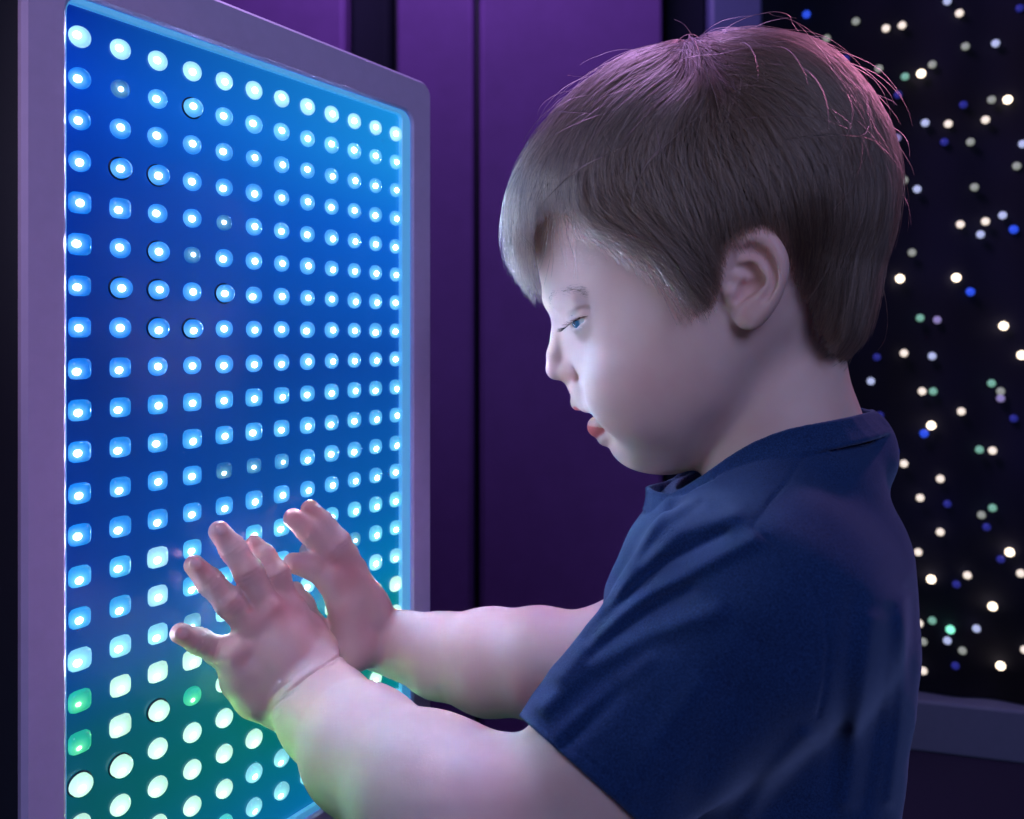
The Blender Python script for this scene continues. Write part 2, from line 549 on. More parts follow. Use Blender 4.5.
for i in range(NC):
    for j in range(NR):
        V, Fc, G, C = knob_vf(i, j, *knob_data(i, j))
        if (i, j) in chosen:
            o = mesh_obj('light_knob', V, Fc, M_knob, panel, True, {'glow': np.array(G), 'core': np.array(C), 'core_colour': np.tile((900.0, 1080.0, 1650.0) if j < 16 else (1100.0, 4200.0, 1200.0), (len(C), 1))})
            if (i, j) in DIM: o['label'] = 'dimmer light knob'
            if (i, j) in POP:
                # the dark socket that shows round a knob standing proud
                n = 24
                vv, ff = [], []
                r0, r1 = .0058, .0067
                for rr, hh in ((r0, .0023), (r0, .0030), (r1, .0030), (r1, .0023)):
                    for q in range(n):
                        a = 2 * math.pi * q / n
                        vv.append(pw((i * HPI + .0008) + rr * math.cos(a), hh, ZTOP - j * PITCH + rr * math.sin(a)))
                for k in range(4):
                    for q in range(n):
                        ff.append((k * n + q, k * n + (q + 1) % n, ((k + 1) % 4) * n + (q + 1) % n, ((k + 1) % 4) * n + q))
                mesh_obj('socket_ring', vv, ff, M_sock, o, True)
        else:
            b0 = len(rest[0])
            rest[0] += V; rest[1] += [tuple(x + b0 for x in fc) for fc in Fc]; rest[2] += G; rest[3] += C; rest[4] += [(900.0, 1080.0, 1650.0) if j < 16 or (j >= 20 and i >= 5) else (1100.0, 4200.0, 1200.0)] * len(C)
o = mesh_obj('light_knobs', rest[0], rest[1], M_knob, panel, True, {'glow': np.array(rest[2]), 'core': np.array(rest[3]), 'core_colour': np.array(rest[4])})
o['kind'] = 'stuff'
# floor stand carrying the panel
M_stand = M_bside
um = (UO0 + UO1) / 2
local_box('stand', (PX0, D0), math.atan2(TY, TX), UO0 + 0.02, UO1 - 0.02, 0.006, 0.05, 0.02, ZBO + 0.006, M_stand, panel, 0.003)
local_box('foot', (PX0, D0), math.atan2(TY, TX), UO0 + 0.01, UO1 - 0.01, -0.03, 0.15, 0.0, 0.025, M_stand, panel, 0.004)

# ================================================================= the child
# local frame in mm: u to the back of the head, v up, w towards the camera side
DM = 0.44
r0 = np.array([(700 - HX) / F, 1.0, 0.0]); RL = np.linalg.norm(r0)
Wv = -r0 / RL
Uv = np.array([1.0, -(700 - HX) / F, 0.0]) / RL
Zv = np.array([0, 0, 1.0])
ORG = np.array([r0[0] * DM, DM, ZC + (HY - 250) / F * DM])
CAMW = np.array([0, 0, ZC])
def L2W(P):
    P = np.asarray(P, float) / 1000
    return ORG + P[..., 0:1] * Uv + P[..., 1:2] * Zv + P[..., 2:3] * Wv
def W2L(X):
    d = np.asarray(X, float) - ORG
    return np.stack([d @ Uv, d @ Zv, d @ Wv], -1) * 1000
def H(px, py, w=0.0):
    """point of the local frame seen at (px, py), w mm nearer than the median plane"""
    ray = np.array([(px - HX) / F, 1.0, (HY - py) / F])
    t = ((ORG - CAMW) @ Wv + w / 1000) / (ray @ Wv)
    return W2L(CAMW + ray * t)
def B(px, py, D):
    """local point seen at (px, py) at depth D metres"""
    return W2L(ray_pt(px, py, D))
def PP(px, py, off):
    """local point seen at (px, py), off mm in front of the lit sheet"""
    ray = np.array([(px - HX) / F, 1.0, (HY - py) / F])
    n = np.array([NXp, NYp, 0.0])
    p0 = np.array(pw(0, 0.0022 + off / 1000, 0)); p0[2] = ZC
    t = ((p0 - CAMW) @ n) / (ray @ n)
    return W2L(CAMW + ray * t)
def to_px(P):
    X = L2W(P)
    return np.stack([HX + F * X[..., 0] / X[..., 1], HY - F * (X[..., 2] - ZC) / X[..., 1]], -1)

# ---------------------------------------------------------------- distance-field primitives (P is N x 3, mm)
def smin(a, b, k):
    h = np.maximum(k - np.abs(a - b), 0) / k
    return np.minimum(a, b) - h * h * k * 0.25
def smax(a, b, k):
    return -smin(-a, -b, k)
def cone(P, a, b, ra, rb):
    """capsule whose radius runs from ra at a to rb at b"""
    a = np.asarray(a); b = np.asarray(b)
    ba = b - a
    t = np.clip(((P - a) @ ba) / max(ba @ ba, 1e-9), 0, 1)
    return np.linalg.norm(P - a - t[:, None] * ba, axis=1) - (ra + (rb - ra) * t)
def chain(P, pts, rs, k=4.0):
    d = None
    for i in range(len(pts) - 1):
        c = cone(P, pts[i], pts[i + 1], rs[i], rs[i + 1])
        d = c if d is None else smin(d, c, k)
    return d
def ell(P, c, r, R=None):
    """ellipsoid, R rows = its axes"""
    Q = P - np.asarray(c)
    if R is not None: Q = Q @ np.asarray(R).T
    r = np.asarray(r, float)
    k0 = np.linalg.norm(Q / r, axis=1)
    k1 = np.linalg.norm(Q / (r * r), axis=1) + 1e-9
    return k0 * (k0 - 1) / k1
def rotz(deg):
    """axes turned in the u-v plane"""
    a = math.radians(deg)
    return np.array([[math.cos(a), math.sin(a), 0], [-math.sin(a), math.cos(a), 0], [0, 0, 1.0]])
def basis(x, y):
    x = np.asarray(x, float); x = x / np.linalg.norm(x)
    y = np.asarray(y, float); y = y - x * (x @ y); y = y / np.linalg.norm(y)
    return np.array([x, y, np.cross(x, y)])

# ---------------------------------------------------------------- surface extraction (block-wise surface nets)
def extract(f, lo, hi, h, newton=2):
    NB = 14
    lo = np.asarray(lo, float); hi = np.asarray(hi, float)
    nb = np.ceil((hi - lo) / (h * NB)).astype(int)
    G = nb * NB + 2
    def cid(I): return (I[:, 0].astype(np.int64) * G[1] + I[:, 1]) * G[2] + I[:, 2]
    ix = np.indices(nb).reshape(3, -1).T
    cen = lo + (ix + 0.5) * NB * h
    d = f(cen)
    act = ix[np.abs(d) < NB * h * 0.87 * 1.55 + 4]
    l = np.arange(NB + 1)
    off = np.stack(np.meshgrid(l, l, l, indexing='ij'), -1).reshape(-1, 3)
    VI, VP, QF = [], [], []
    CS = np.array([[a, b, c] for a in (0, 1) for b in (0, 1) for c in (0, 1)])
    EDG = [(i, j) for i in range(8) for j in range(i + 1, 8) if np.abs(CS[i] - CS[j]).sum() == 1]
    for bi in act:
        o = bi * NB
        # one cell of overlap below so quads across block borders find their cells
        g = f(lo + (o + off) * h).reshape(NB + 1, NB + 1, NB + 1)
        s = g < 0
        if s.all() or not s.any(): continue
        c = [g[a:a + NB, b:b + NB, cc:cc + NB] for a, b, cc in CS]
        sc = [x < 0 for x in c]
        n = sum(x.astype(np.int8) for x in sc)
        m = (n > 0) & (n < 8)
        I = np.argwhere(m)
        vals = np.stack([x[m] for x in c], 1)
        acc = np.zeros((len(I), 3)); cnt = np.zeros(len(I))
        for i, j in EDG:
            a, b = vals[:, i], vals[:, j]
            x = (a < 0) != (b < 0)
            t = np.where(x, a / np.where(x, a - b, 1), 0)
            p = CS[i] + t[:, None] * (CS[j] - CS[i])
            acc += np.where(x[:, None], p, 0); cnt += x
        pos = lo + (I + o + acc / cnt[:, None]) * h
        VI.append(cid(I + o)); VP.append(pos)
        # sign-changing grid edges
        for ax in range(3):
            sl0 = [slice(0, NB)] * 3; sl1 = [slice(0, NB)] * 3
            sl1[ax] = slice(1, NB + 1)
            a = s[tuple(sl0)]; b = s[tuple(sl1)]
            E = np.argwhere(a != b)
            if not len(E): continue
            flip = b[tuple(E.T)]
            u, v = [(1, 2), (2, 0), (0, 1)][ax]
            du = np.zeros(3, int); du[u] = 1
            dv = np.zeros(3, int); dv[v] = 1
            E = E + o
            ok = (E[:, u] > 0) & (E[:, v] > 0)
            E, flip = E[ok], flip[ok]
            q = np.stack([cid(E - du - dv), cid(E - dv), cid(E), cid(E - du)], 1)
            q[flip] = q[flip][:, ::-1]
            QF.append(q)
    VI = np.concatenate(VI); VP = np.concatenate(VP); Q = np.concatenate(QF)
    order = np.argsort(VI); VI = VI[order]; VP = VP[order]
    k = np.searchsorted(VI, Q)
    k = np.clip(k, 0, len(VI) - 1)
    good = (VI[k] == Q).all(1)
    k = k[good]
    e = 0.35
    for _ in range(newton):
        for s_ in range(0, len(VP), 60000):
            P = VP[s_:s_ + 60000]
            d0 = f(P)
            gr = np.stack([f(P + np.eye(3)[a] * e) - d0 for a in range(3)], 1) / e
            gn = (gr ** 2).sum(1)
            st = -(d0 / np.maximum(gn, 0.2))[:, None] * gr
            ln = np.linalg.norm(st, axis=1, keepdims=True)
            st *= np.minimum(1, 0.7 * h / np.maximum(ln, 1e-9))
            VP[s_:s_ + 60000] = P + st
    return VP, k

class Part:
    """a piece of a distance field that is only evaluated near its own box"""
    def __init__(self, fn, pts, pad):
        pts = np.asarray(pts)
        self.fn = fn; self.lo = pts.min(0) - pad; self.hi = pts.max(0) + pad
    def __call__(self, P):
        lo, hi = P.min(0), P.max(0)
        c = np.clip(P, self.lo, self.hi)
        if (lo > self.hi + 12).any() or (hi < self.lo - 12).any():
            return np.linalg.norm(P - c, axis=1) + 12
        out = np.linalg.norm(P - c, axis=1) + 12
        m = out < 24.01
        if m.any(): out[m] = self.fn(P[m])
        return out

# ---------------------------------------------------------------- head base: w^2 = q(u, v)
def tps_fit(X, Y, lam=0.0):
    n = len(X)
    d2 = ((X[:, None] - X[None]) ** 2).sum(-1)
    K = 0.5 * d2 * np.log(d2 + 1e-9)
    A = np.zeros((n + 3, n + 3))
    A[:n, :n] = K + lam * np.eye(n); A[:n, n] = 1; A[:n, n + 1:] = X; A[n, :n] = 1; A[n + 1:, :n] = X.T
    return np.linalg.solve(A, np.r_[Y, 0, 0, 0])
def tps_eval(X, sol, P):
    n = len(X)
    out = np.empty(len(P))
    for s_ in range(0, len(P), 20000):
        p = P[s_:s_ + 20000]
        d2 = ((p[:, None] - X[None]) ** 2).sum(-1)
        out[s_:s_ + 20000] = (0.5 * d2 * np.log(d2 + 1e-9)) @ sol[:n] + sol[n] + p @ sol[n + 1:]
    return out

CONT = [(536, 250), (533, 225), (536, 195), (545, 165), (561, 133), (583, 103), (610, 78), (645, 58), (690, 45), (735, 41), (780, 46),
        (818, 62), (848, 90), (868, 125), (878, 165), (878, 205), (870, 245), (856, 285), (836, 322), (810, 350), (780, 378), (750, 410),
        (722, 440), (696, 466), (670, 474), (652, 473.5), (636, 470), (622, 463), (612, 453), (608, 444), (607, 432), (606, 420), (600, 410),
        (588, 398), (579, 386), (571, 370), (565, 355), (561, 342), (558, 331), (554, 320), (548, 305), (541, 280)]
LAND = [(750, 170, 70), (800, 200, 66), (700, 150, 67), (640, 140, 57), (590, 170, 47), (562, 230, 33), (585, 245, 48), (620, 200, 57), (650, 250, 60),
        (700, 240, 66), (750, 100, 61), (840, 140, 50), (845, 220, 50), (808, 280, 50), (690, 90, 54), (620, 110, 45),
        (552, 296, 19), (566, 298, 32), (582, 300, 40), (562, 324, 12), (572, 322, 27), (588, 322, 39), (605, 305, 48), (625, 310, 53), (660, 320, 59), (702, 310, 60), (745, 290, 60),
        (575, 345, 20), (590, 345, 36), (610, 345, 47), (640, 355, 54), (680, 360, 58), (588, 366, 30), (600, 380, 40), (586, 384, 22),
        (625, 395, 50), (660, 400, 55), (700, 390, 56), (740, 350, 54), (600, 396, 30), (613, 412, 34), (618, 428, 36), (640, 440, 41),
        (680, 435, 46), (720, 405, 49), (626, 452, 24), (650, 460, 26), (680, 462, 27), (616, 436, 20), (790, 330, 44)]
X_, Y_ = [], []
for px, py in CONT:
    p = H(px, py, 0); X_.append(p[:2]); Y_.append(0.0)
for px, py, w in LAND:
    p = H(px, py, w); X_.append(p[:2]); Y_.append(float(w * w))
X_ = np.array(X_); Y_ = np.array(Y_)
SOL = tps_fit(X_, Y_, 40.0)
gu0, gv0, gst = -130.0, -170.0, 1.5
gnx, gny = 170, 200
gg = np.stack(np.meshgrid(gu0 + gst * np.arange(gnx), gv0 + gst * np.arange(gny), indexing='ij'), -1).reshape(-1, 2)
QG = tps_eval(X_, SOL, gg).reshape(gnx, gny)
# away from the head the field keeps falling, so no second shape appears
CX = H(700, 240, 0)[:2]
dd = np.linalg.norm(gg - CX, axis=1).reshape(gnx, gny)
QG = np.where(dd > 150, np.minimum(QG, -(dd - 150) * 60), QG)
QU, QV = np.gradient(QG, gst)
def bil(A, u, v):
    x = np.clip((u - gu0) / gst, 0, gnx - 1.001); y = np.clip((v - gv0) / gst, 0, gny - 1.001)
    i = x.astype(int); j = y.astype(int); a = x - i; b = y - j
    return (A[i, j] * (1 - a) + A[i + 1, j] * a) * (1 - b) + (A[i, j + 1] * (1 - a) + A[i + 1, j + 1] * a) * b
def head_base(P):
    q = bil(QG, P[:, 0], P[:, 1])
    g = P[:, 2] ** 2 - q
    gu, gv = bil(QU, P[:, 0], P[:, 1]), bil(QV, P[:, 0], P[:, 1])
    n = np.sqrt(gu * gu + gv * gv + 4 * P[:, 2] ** 2 + 400)
    return g / n
def near_w(px, py, it=6):
    """w of the head surface on the camera side under the frame point"""
    w = 40.0
    for _ in range(it):
        p = H(px, py, w)
        q = float(bil(QG, p[None, 0], p[None, 1])[0])
        w = 0.5 * w + 0.5 * math.sqrt(max(q, 0))
    return w
def S(px, py, dw=0.0):
    return H(px, py, near_w(px, py) + dw)

# ---- face features
def mir(P):
    Q = P.copy(); Q[:, 2] = np.abs(Q[:, 2]); return Q
def nose(P):
    M = mir(P)
    d = chain(P, [H(562, 318), H(560, 338), H(557, 354), H(556.5, 368)], [4.5, 4.6, 5.2, 6.2], 5)
    d = smin(d, ell(P, H(557.5, 369.5), [5.4, 5.4, 6.5]), 4)
    # wings
    d = smin(d, ell(M, H(572, 373.5, 0) + np.array([0, 0, 7.8]), [6.0, 5.2, 4.4], rotz(-10)), 6)
    d = smin(d, cone(P, H(568, 378.5), H(574, 384), 3.2, 4.0), 4)
    return d
def nostril(M):
    return ell(M, H(566.5, 382.5, 0) + np.array([0, -0.4, 4.2]), [3.4, 2.6, 1.9], rotz(15))
def muzzle(P):
    M = mir(P)
    # upper lip block
    d = chain(M, [H(581, 391), H(580, 391) + [3, 0, 9], H(590, 400) + [5, 0, 17]], [5.5, 5.5, 6.0], 5)
    up = chain(M, [H(577, 401.5), H(578.5, 402) + [1, 0, 6], H(586, 404) + [2, 0, 12], H(600, 408) + [2, 0, 16.5]], [4.0, 3.9, 3.2, 2.0], 3)
    d = smin(d, up, 3)
    return d
def lowlip(M):
    return chain(M, [H(597.5, 426), H(598.5, 425.5) + [0.6, 0, 6], H(602, 421) + [1.5, 0, 11], H(607, 412.5) + [1, 0, 15.5]], [6.0, 5.6, 4.3, 2.2], 3)
def lowlip2(M):
    return chain(M, [H(604, 436), H(605, 436) + [1, 0, 7], H(608, 430) + [3, 0, 13]], [4.0, 3.8, 3.0], 4)
def mouth_cut(M):
    return chain(M, [H(577, 413.0), H(589, 411.5) + [0, 0, 8], H(602, 411) + [0, 0, 14.5]], [3.6, 2.4, .7], 1)
EYEC = H(591, 317, 27.0)
EYER = 11.0
def eye_sh(P):
    M = mir(P)
    return M
slit_pts = [H(588.0, 317.5, 40.0), H(582, 320.5, 40.0), H(574, 325.5, 35.0), H(566, 331.0, 26.0)]
def head_f(P):
    M = mir(P)
    d = head_base(P)
    d = smin(d, nose(P), 7)
    # nose to cheek filling
    d = smin(d, muzzle(P), 6)
    d = smin(d, lowlip2(M), 4)
    d = smin(d, lowlip(M), 2.2)
    # cheeks
    d = smin(d, ell(M, H(628, 396, 34), [22, 20, 15]), 16)
    # brow
    d = smin(d, chain(M, [H(553, 300, 8), H(562, 302, 25), H(578, 301, 36)], [3, 3, 3]), 11)
    # eyelids over the ball, opened along the slit
    lid = np.linalg.norm(M - EYEC, axis=1) - (EYER + 1.6)
    d = smin(d, lid, 4)
    # fold above the upper lid
    fold = chain(M, [H(590, 309.5, 42.5), H(580, 309.5, 41.0), H(570, 315, 34.5), H(564, 321, 27)], [.5, .7, .7, .5], 1)
    d = smax(d, -fold, 2.2)
    ball = np.linalg.norm(M - EYEC, axis=1) - (EYER + .15)
    slit = chain(M, slit_pts, [.3, 1.4, 1.8, 1.2], 1)
    d = smax(d, -slit, .8)
    d = np.maximum(d, -ball)
    d = smax(d, -nostril(M), 1.2)
    d = smax(d, -mouth_cut(M), 1.6)
    # crease round the wing of the nose
    cr = chain(M, [H(577, 366, 0) + [1, 0, 13.5], H(581.5, 374, 0) + [1, 0, 14.8], H(581, 383, 0) + [0, 0, 12.5]], [.2, .3, .2], 1)
    d = smax(d, -cr, 3.0)
    return d

def spl(pts, m=4):
    A = [np.asarray(p, float) for p in pts]
    A = [2 * A[0] - A[1]] + A + [2 * A[-1] - A[-2]]
    out = []
    for i in range(1, len(A) - 2):
        p0, p1, p2, p3 = A[i - 1:i + 3]
        for k in range(m):
            t = k / m
            out.append(.5 * ((2 * p1) + (p2 - p0) * t + (2 * p0 - 5 * p1 + 4 * p2 - p3) * t * t + (3 * p1 - p0 - 3 * p2 + p3) * t ** 3))
    out.append(A[-2])
    return out
def schain(P, pts, rs, k=1.0, m=3):
    R = [r[0] for r in spl([np.array([r]) for r in rs], m)]
    return chain(P, spl(pts, m), R, k)
# ---- ear (built on the camera side, mirrored to the other)
EW = 61.5
def EP(px, py, dw=0.0):
    return H(px, py, EW + dw)
def ear_f(P):
    M = mir(P)
    # shell: a thick leaf turned outwards at the back
    ang = 20
    a = math.radians(ang)
    c = EP(752, 280, 1.5)
    ax = basis([math.cos(a) * math.cos(math.radians(8)), math.sin(math.radians(-8)), math.sin(a)], [0.14, 1, 0])
    d = ell(M, c + [0.5, 3, 0], [15.0, 21.5, 5.0], ax)
    def E(px, py, dw=0):
        px = 756 + (px - 755) * .86; py = 281 + (py - 281) * .95
        p = EP(px, py, 0); p[2] += dw + (p[0] - c[0]) * math.tan(a) * 0.8
        return p
    rim = schain(M, [E(720, 280, 1), E(720, 260, 3.5), E(727, 247, 4.5), E(741, 238.5, 5), E(757, 236.5, 5), E(770, 243, 5), E(779, 256, 5), E(781.5, 270, 4.5),
                    E(778, 286, 4), E(772, 301, 3.5), E(763, 313, 3)], [3.4, 3.6, 3.8, 3.8, 3.9, 3.9, 3.7, 3.5, 3.3, 3.2, 3.6], 1.2)
    d = smin(d, rim, 3.2)
    # scapha: the groove inside the rim
    gr = schain(M, [E(735, 252, 7.0), E(750, 250.5, 7.2), E(764, 257, 7.2), E(771.5, 270, 7.0), E(771, 285, 6.8), E(764, 299, 6.8)], [2.5, 3.0, 2.8, 2.4, 2.2, 1.8], 1)
    d = smax(d, -gr, 1.6)
    anti = schain(M, [E(741, 262, 4.2), E(754, 262, 4.4), E(763, 271, 4.6), E(765, 284, 4.6), E(759, 297, 4.4), E(748, 306, 4.2), E(740, 312, 3.4)], [2.0, 2.2, 2.4, 2.5, 2.5, 2.6, 3.0], 1)
    d = smin(d, anti, 2.2)
    cy = chain(M, [E(734, 267.5, 5.5), E(748, 270.5, 5.2), E(757, 279, 5.2)], [2.6, 3.4, 3.2], 2)
    ca_ = chain(M, [E(757, 283, 5.0), E(745, 288, 4.6), E(736, 297, 4.6), E(733, 305, 5.2)], [3.6, 4.2, 3.4, 2.0], 2)
    cc = smin(cy, ca_, 2)
    d = smax(d, -cc, 1.6)
    crus = chain(M, [E(722, 276, 4), E(733, 277, 3.4), E(743, 279.5, 1.6)], [2.4, 1.9, 1.4], 2)
    d = smin(d, crus, 1.5)
    canal = cone(M, E(733.5, 290, 3.0), E(727, 291, -12), 2.2, 1.8)
    d = smax(d, -canal, .8)
    trag = chain(M, [E(720, 284, 3), E(725, 293, 4.2), E(727, 303, 3.2)], [3.0, 3.2, 2.6], 2)
    d = smin(d, trag, 2.2)
    lobe = ell(M, E(747, 317, 2.4), [7.8, 7.4, 4.2], ax)
    d = smin(d, lobe, 4)
    return d
ear_pts = np.array([EP(715, 228, -14), EP(788, 334, 20)])
ear_pts = np.vstack([ear_pts, ear_pts * [1, 1, -1]])

def neck2(P):
    Q = P.copy()
    Q[:, 2] = Q[:, 2] * 1.10
    d = chain(Q, [H(767, 345), H(769, 400), H(780, 445), H(792, 480)], [40, 40, 43, 45], 12)
    return d * 0.93

# ---------------------------------------------------------------- torso profile (used by body and shirt)
# front point (w 0), back point (seen at w 45), half width in mm, all at one height
def at_v(pa, wa, pb, wb, v):
    """point on the line between two frame points, at height v"""
    a, b = H(*pa, wa), H(*pb, wb)
    t = (v - a[1]) / (b[1] - a[1])
    return a[0] + t * (b[0] - a[0])
FRONT = [H(672, 468, 0), H(641, 510, 0), H(608, 580, 0), H(602, 660, 0), H(614, 750, 0), H(620, 850, 0), H(622, 960, 0)]
BACK = [H(868, 440, 35), H(897, 462, 40), H(905, 505, 45), H(914, 560, 45), H(918, 640, 45), H(914, 720, 45), H(902, 809, 45), H(885, 900, 45), H(885, 960, 45)]
WID = [(H(0, 440)[1], 52), (H(0, 490)[1], 82), (H(0, 560)[1], 92), (H(0, 660)[1], 90), (H(0, 780)[1], 88), (H(0, 960)[1], 92)]
fv, fu_ = np.array([p[1] for p in FRONT])[::-1], np.array([p[0] for p in FRONT])[::-1]
bv, bu_ = np.array([p[1] for p in BACK])[::-1], np.array([p[0] for p in BACK])[::-1] + 7
wv_, ww_ = np.array([p[0] for p in WID])[::-1], np.array([p[1] for p in WID])[::-1]
VTOP = H(0, 462)[1]; VBOT = H(0, 930)[1]
def torso(P, inset=0.0):
    v = P[:, 1]
    fu = np.interp(v, fv, fu_) + inset; bu = np.interp(v, bv, bu_) - inset; wd = np.interp(v, wv_, ww_) - inset
    c = (fu + bu) / 2; a = (bu - fu) / 2
    n = 2.5
    r = ((np.abs(P[:, 0] - c) / a) ** n + (np.abs(P[:, 2]) / wd) ** n + 1e-9) ** (1 / n)
    d = (r - 1) * np.minimum(a, wd)
    d = smax(d, v - (VTOP - inset - 0.25 * (P[:, 0] * -1 + 60) * 0), 26)
    return smax(d, VBOT + inset - v, 10)
# ---------------------------------------------------------------- arms
SHN = B(782, 606, .345)                                   # near (camera side) shoulder
HEMN = B(596, 770, .345)
NARM = [SHN, HEMN, B(517, 842, .345), B(478, 822, .356), B(430, 796, .378), B(362, 748, .43), B(326, 713, .468), B(306, 692, .486)]
NRAD = [30, 29.5, 33, 34, 34.5, 30.5, 25.5, 24]
def armN(P):
    d = chain(P, NARM, NRAD, 16)
    # elbow crease and wrist crease
    cr = chain(P, [B(503, 742, .315), B(515, 760, .312), B(521, 782, .311)], [1.4, 1.3, .5], 1)
    d = smax(d, -cr, 5)
    return d
CAML = W2L(CAMW[None])[0]
def px_plane(p, q):
    """plane through two frame points and the lens, as (point, normal)"""
    a, b = B(*p, .45), B(*q, .45)
    n = np.cross(a - CAML, b - CAML); n /= np.linalg.norm(n)
    if n @ (B(p[0] + 10, p[1] + 20, .45) - a) < 0: n = -n
    return a, n, (b - a) / np.linalg.norm(b - a), np.linalg.norm(b - a)
CREASES = [(px_plane((266, 714), (337, 662)), 1.9, 1.3, 2.6, 0.0), (px_plane((272, 722), (300, 700)), .7, .7, 1.0, 0.0), (px_plane((262, 704), (286, 686)), .8, .7, .8, .0)]
WC = B(303, 689, .487)
def wrist_creases(P, d):
    m = (np.linalg.norm(P - WC, axis=1) < 37) & (np.abs(d) < 8)
    if m.any():
        Q = P[m]; add = 0
        for (a, n, e, L), am, sg, bow, _ in CREASES:
            s = (Q - a) @ e / L
            t = (Q - a) @ n + bow * (1 - (2 * s - 1) ** 2)
            add = add + am * np.exp(-(t / sg) ** 2) * np.clip(1.25 - np.abs(2 * s - 1), 0, 1) * np.clip((.97 - s) * 7, 0, 1)
        d = d.copy(); d[m] += add
    return d
def hand_near(P):
    W0 = B(303, 689, .487)
    mcp = {'i': PP(287, 612, 27), 'm': PP(268, 614, 29), 'r': PP(253, 628, 27), 'p': PP(236, 655, 24)}
    # palm
    d = chain(P, [W0, (W0 + mcp['m']) / 2, mcp['m']], [19, 17, 12], 8)
    for kk, r_ in (('i', 10.0), ('r', 9.5), ('p', 10)):
        s = W0 + (mcp[kk] - W0) * .22
        d = smin(d, cone(P, s, mcp[kk], 16, r_), 9)
    fg = {'p': ([(219, 651, 17), (199, 641, 12.5), (180, 633, 10)], [9.0, 8.0, 7.0, 5.8]),
          'r': ([(230, 603, 21), (210, 582, 14), (194, 565, 10)], [9.0, 8.3, 7.4, 6.0]),
          'm': ([(249, 573, 22), (233, 549, 14.5), (219, 531, 10)], [9.2, 8.5, 7.6, 6.4]),
          'i': ([(276, 575, 23), (264, 557, 15), (254, 545, 9)], [9.6, 8.4, 7.2, 6.0])}
    fd = None
    for kk, (pts, rs) in fg.items():
        L = [mcp[kk]] + [PP(*q) for q in pts]
        c = chain(P, L, rs, 3)
        # knuckle swellings and skin folds
        for q in (1, 2):
            c = smin(c, np.linalg.norm(P - L[q], axis=1) - rs[q] * 0.97, 3)
            dr = (L[q] - L[q - 1]) / np.linalg.norm(L[q] - L[q - 1])
            s_ = (P - L[q]) @ dr
            c = c + 0.6 * np.exp(-((np.abs(s_) - 1.3) / .65) ** 2) * (np.linalg.norm(P - L[q], axis=1) < rs[q] * 1.6)
        # nail: a slightly raised plate on the back of the tip
        dr = (L[3] - L[2]) / np.linalg.norm(L[3] - L[2])
        nb = np.array([NXp, NYp, 0]); nl = np.array([nb @ Uv, 0, nb @ Wv])
        nl = nl - dr * (nl @ dr); nl /= np.linalg.norm(nl)
        bx = basis(dr, nl)
        nail = ell(P, L[3] + nl * (rs[3] - 1.1) + dr * 1.0, [5.0, 1.9, 3.9], bx)
        c = smin(c, nail, .5)
        # base of each finger keeps a valley between neighbours
        fd = c if fd is None else np.minimum(fd, c)
    # ball of the little-finger side, ball of the thumb
    d = smin(d, chain(P, [mcp['p'], PP(243, 677, 26), PP(258, 693, 31), B(284, 702, .487)], [11, 12.5, 14, 17], 6), 8)
    d = smin(d, chain(P, [mcp['i'], PP(306, 632, 27), PP(318, 650, 33), B(318, 672, .487)], [11, 11, 12, 17], 6), 8)
    th = chain(P, [PP(316, 648, 28), PP(312, 628, 16), PP(302, 606, 12), PP(294, 592, 9)], [11, 9, 8.0, 7], 4)
    d = smin(d, fd, 4.0)
    d = smin(d, th, 4)
    for kk in mcp:
        nb = np.array([NXp, NYp, 0]); nl = np.array([nb @ Uv, 0, nb @ Wv])
        d = d + .9 * np.exp(-((P - (mcp[kk] + nl * 11)) ** 2).sum(1) / 22)
    return d
FARM = [B(745, 585, .52), B(590, 668, .50), B(540, 662, .512), B(490, 661, .53), B(440, 655, .548), B(404, 645, .562), B(384, 641, .568)]
FRAD = [36, 33, 33.5, 33.5, 27.5, 22, 20.5]
def armF(P):
    return chain(P, FARM, FRAD, 10)
def hand_far(P):
    W0 = B(381, 641, .568)
    mi = PP(346, 577, 24)
    d = chain(P, [W0, (W0 + mi) / 2, mi], [18, 17, 12], 8)
    m2 = {'m': PP(353, 581, 26), 'r': PP(356, 590, 26), 'p': PP(359, 600, 24)}
    d = smin(d, cone(P, W0, m2['m'], 15, 11), 8)
    d = smin(d, cone(P, W0, m2['r'], 14, 10.5), 8)
    d = smin(d, cone(P, W0, PP(350, 655, 34), 15, 13), 8)       # heel of the hand
    # thumb towards the camera
    th = [PP(352, 640, 32), PP(346, 604, 28), PP(331, 578, 23), PP(311, 565, 15), PP(293, 563, 10)]
    t = chain(P, th, [14, 12.5, 10.0, 8.6, 7.0], 4)
    d = smin(d, t, 6)
    for L, rs in (([mi, PP(329, 551, 20), PP(309, 531, 14), PP(293, 518, 9)], [10.5, 9.2, 8.2, 6.6]),
                  ([m2['m'], PP(338, 543, 22), PP(323, 524, 15), PP(310, 509, 10)], [10.3, 9.0, 8.0, 6.4]),
                  ([m2['r'], PP(346, 556, 22), PP(326, 543, 11), PP(308, 551, 7)], [9.8, 8.6, 7.2, 6.0]),
                  ([m2['p'], PP(355, 569, 24), PP(350, 562, 15), PP(343, 566, 9)], [9.0, 7.8, 6.6, 5.6])):
        c = chain(P, L, rs, 3)
        for q in (1, 2):
            dr = (L[q] - L[q - 1]) / np.linalg.norm(L[q] - L[q - 1])
            s_ = (P - L[q]) @ dr
            c = c + 0.5 * np.exp(-((np.abs(s_) - 1.3) / .65) ** 2) * (np.linalg.norm(P - L[q], axis=1) < rs[q] * 1.6)
        d = smin(d, c, 3.5)
    return d

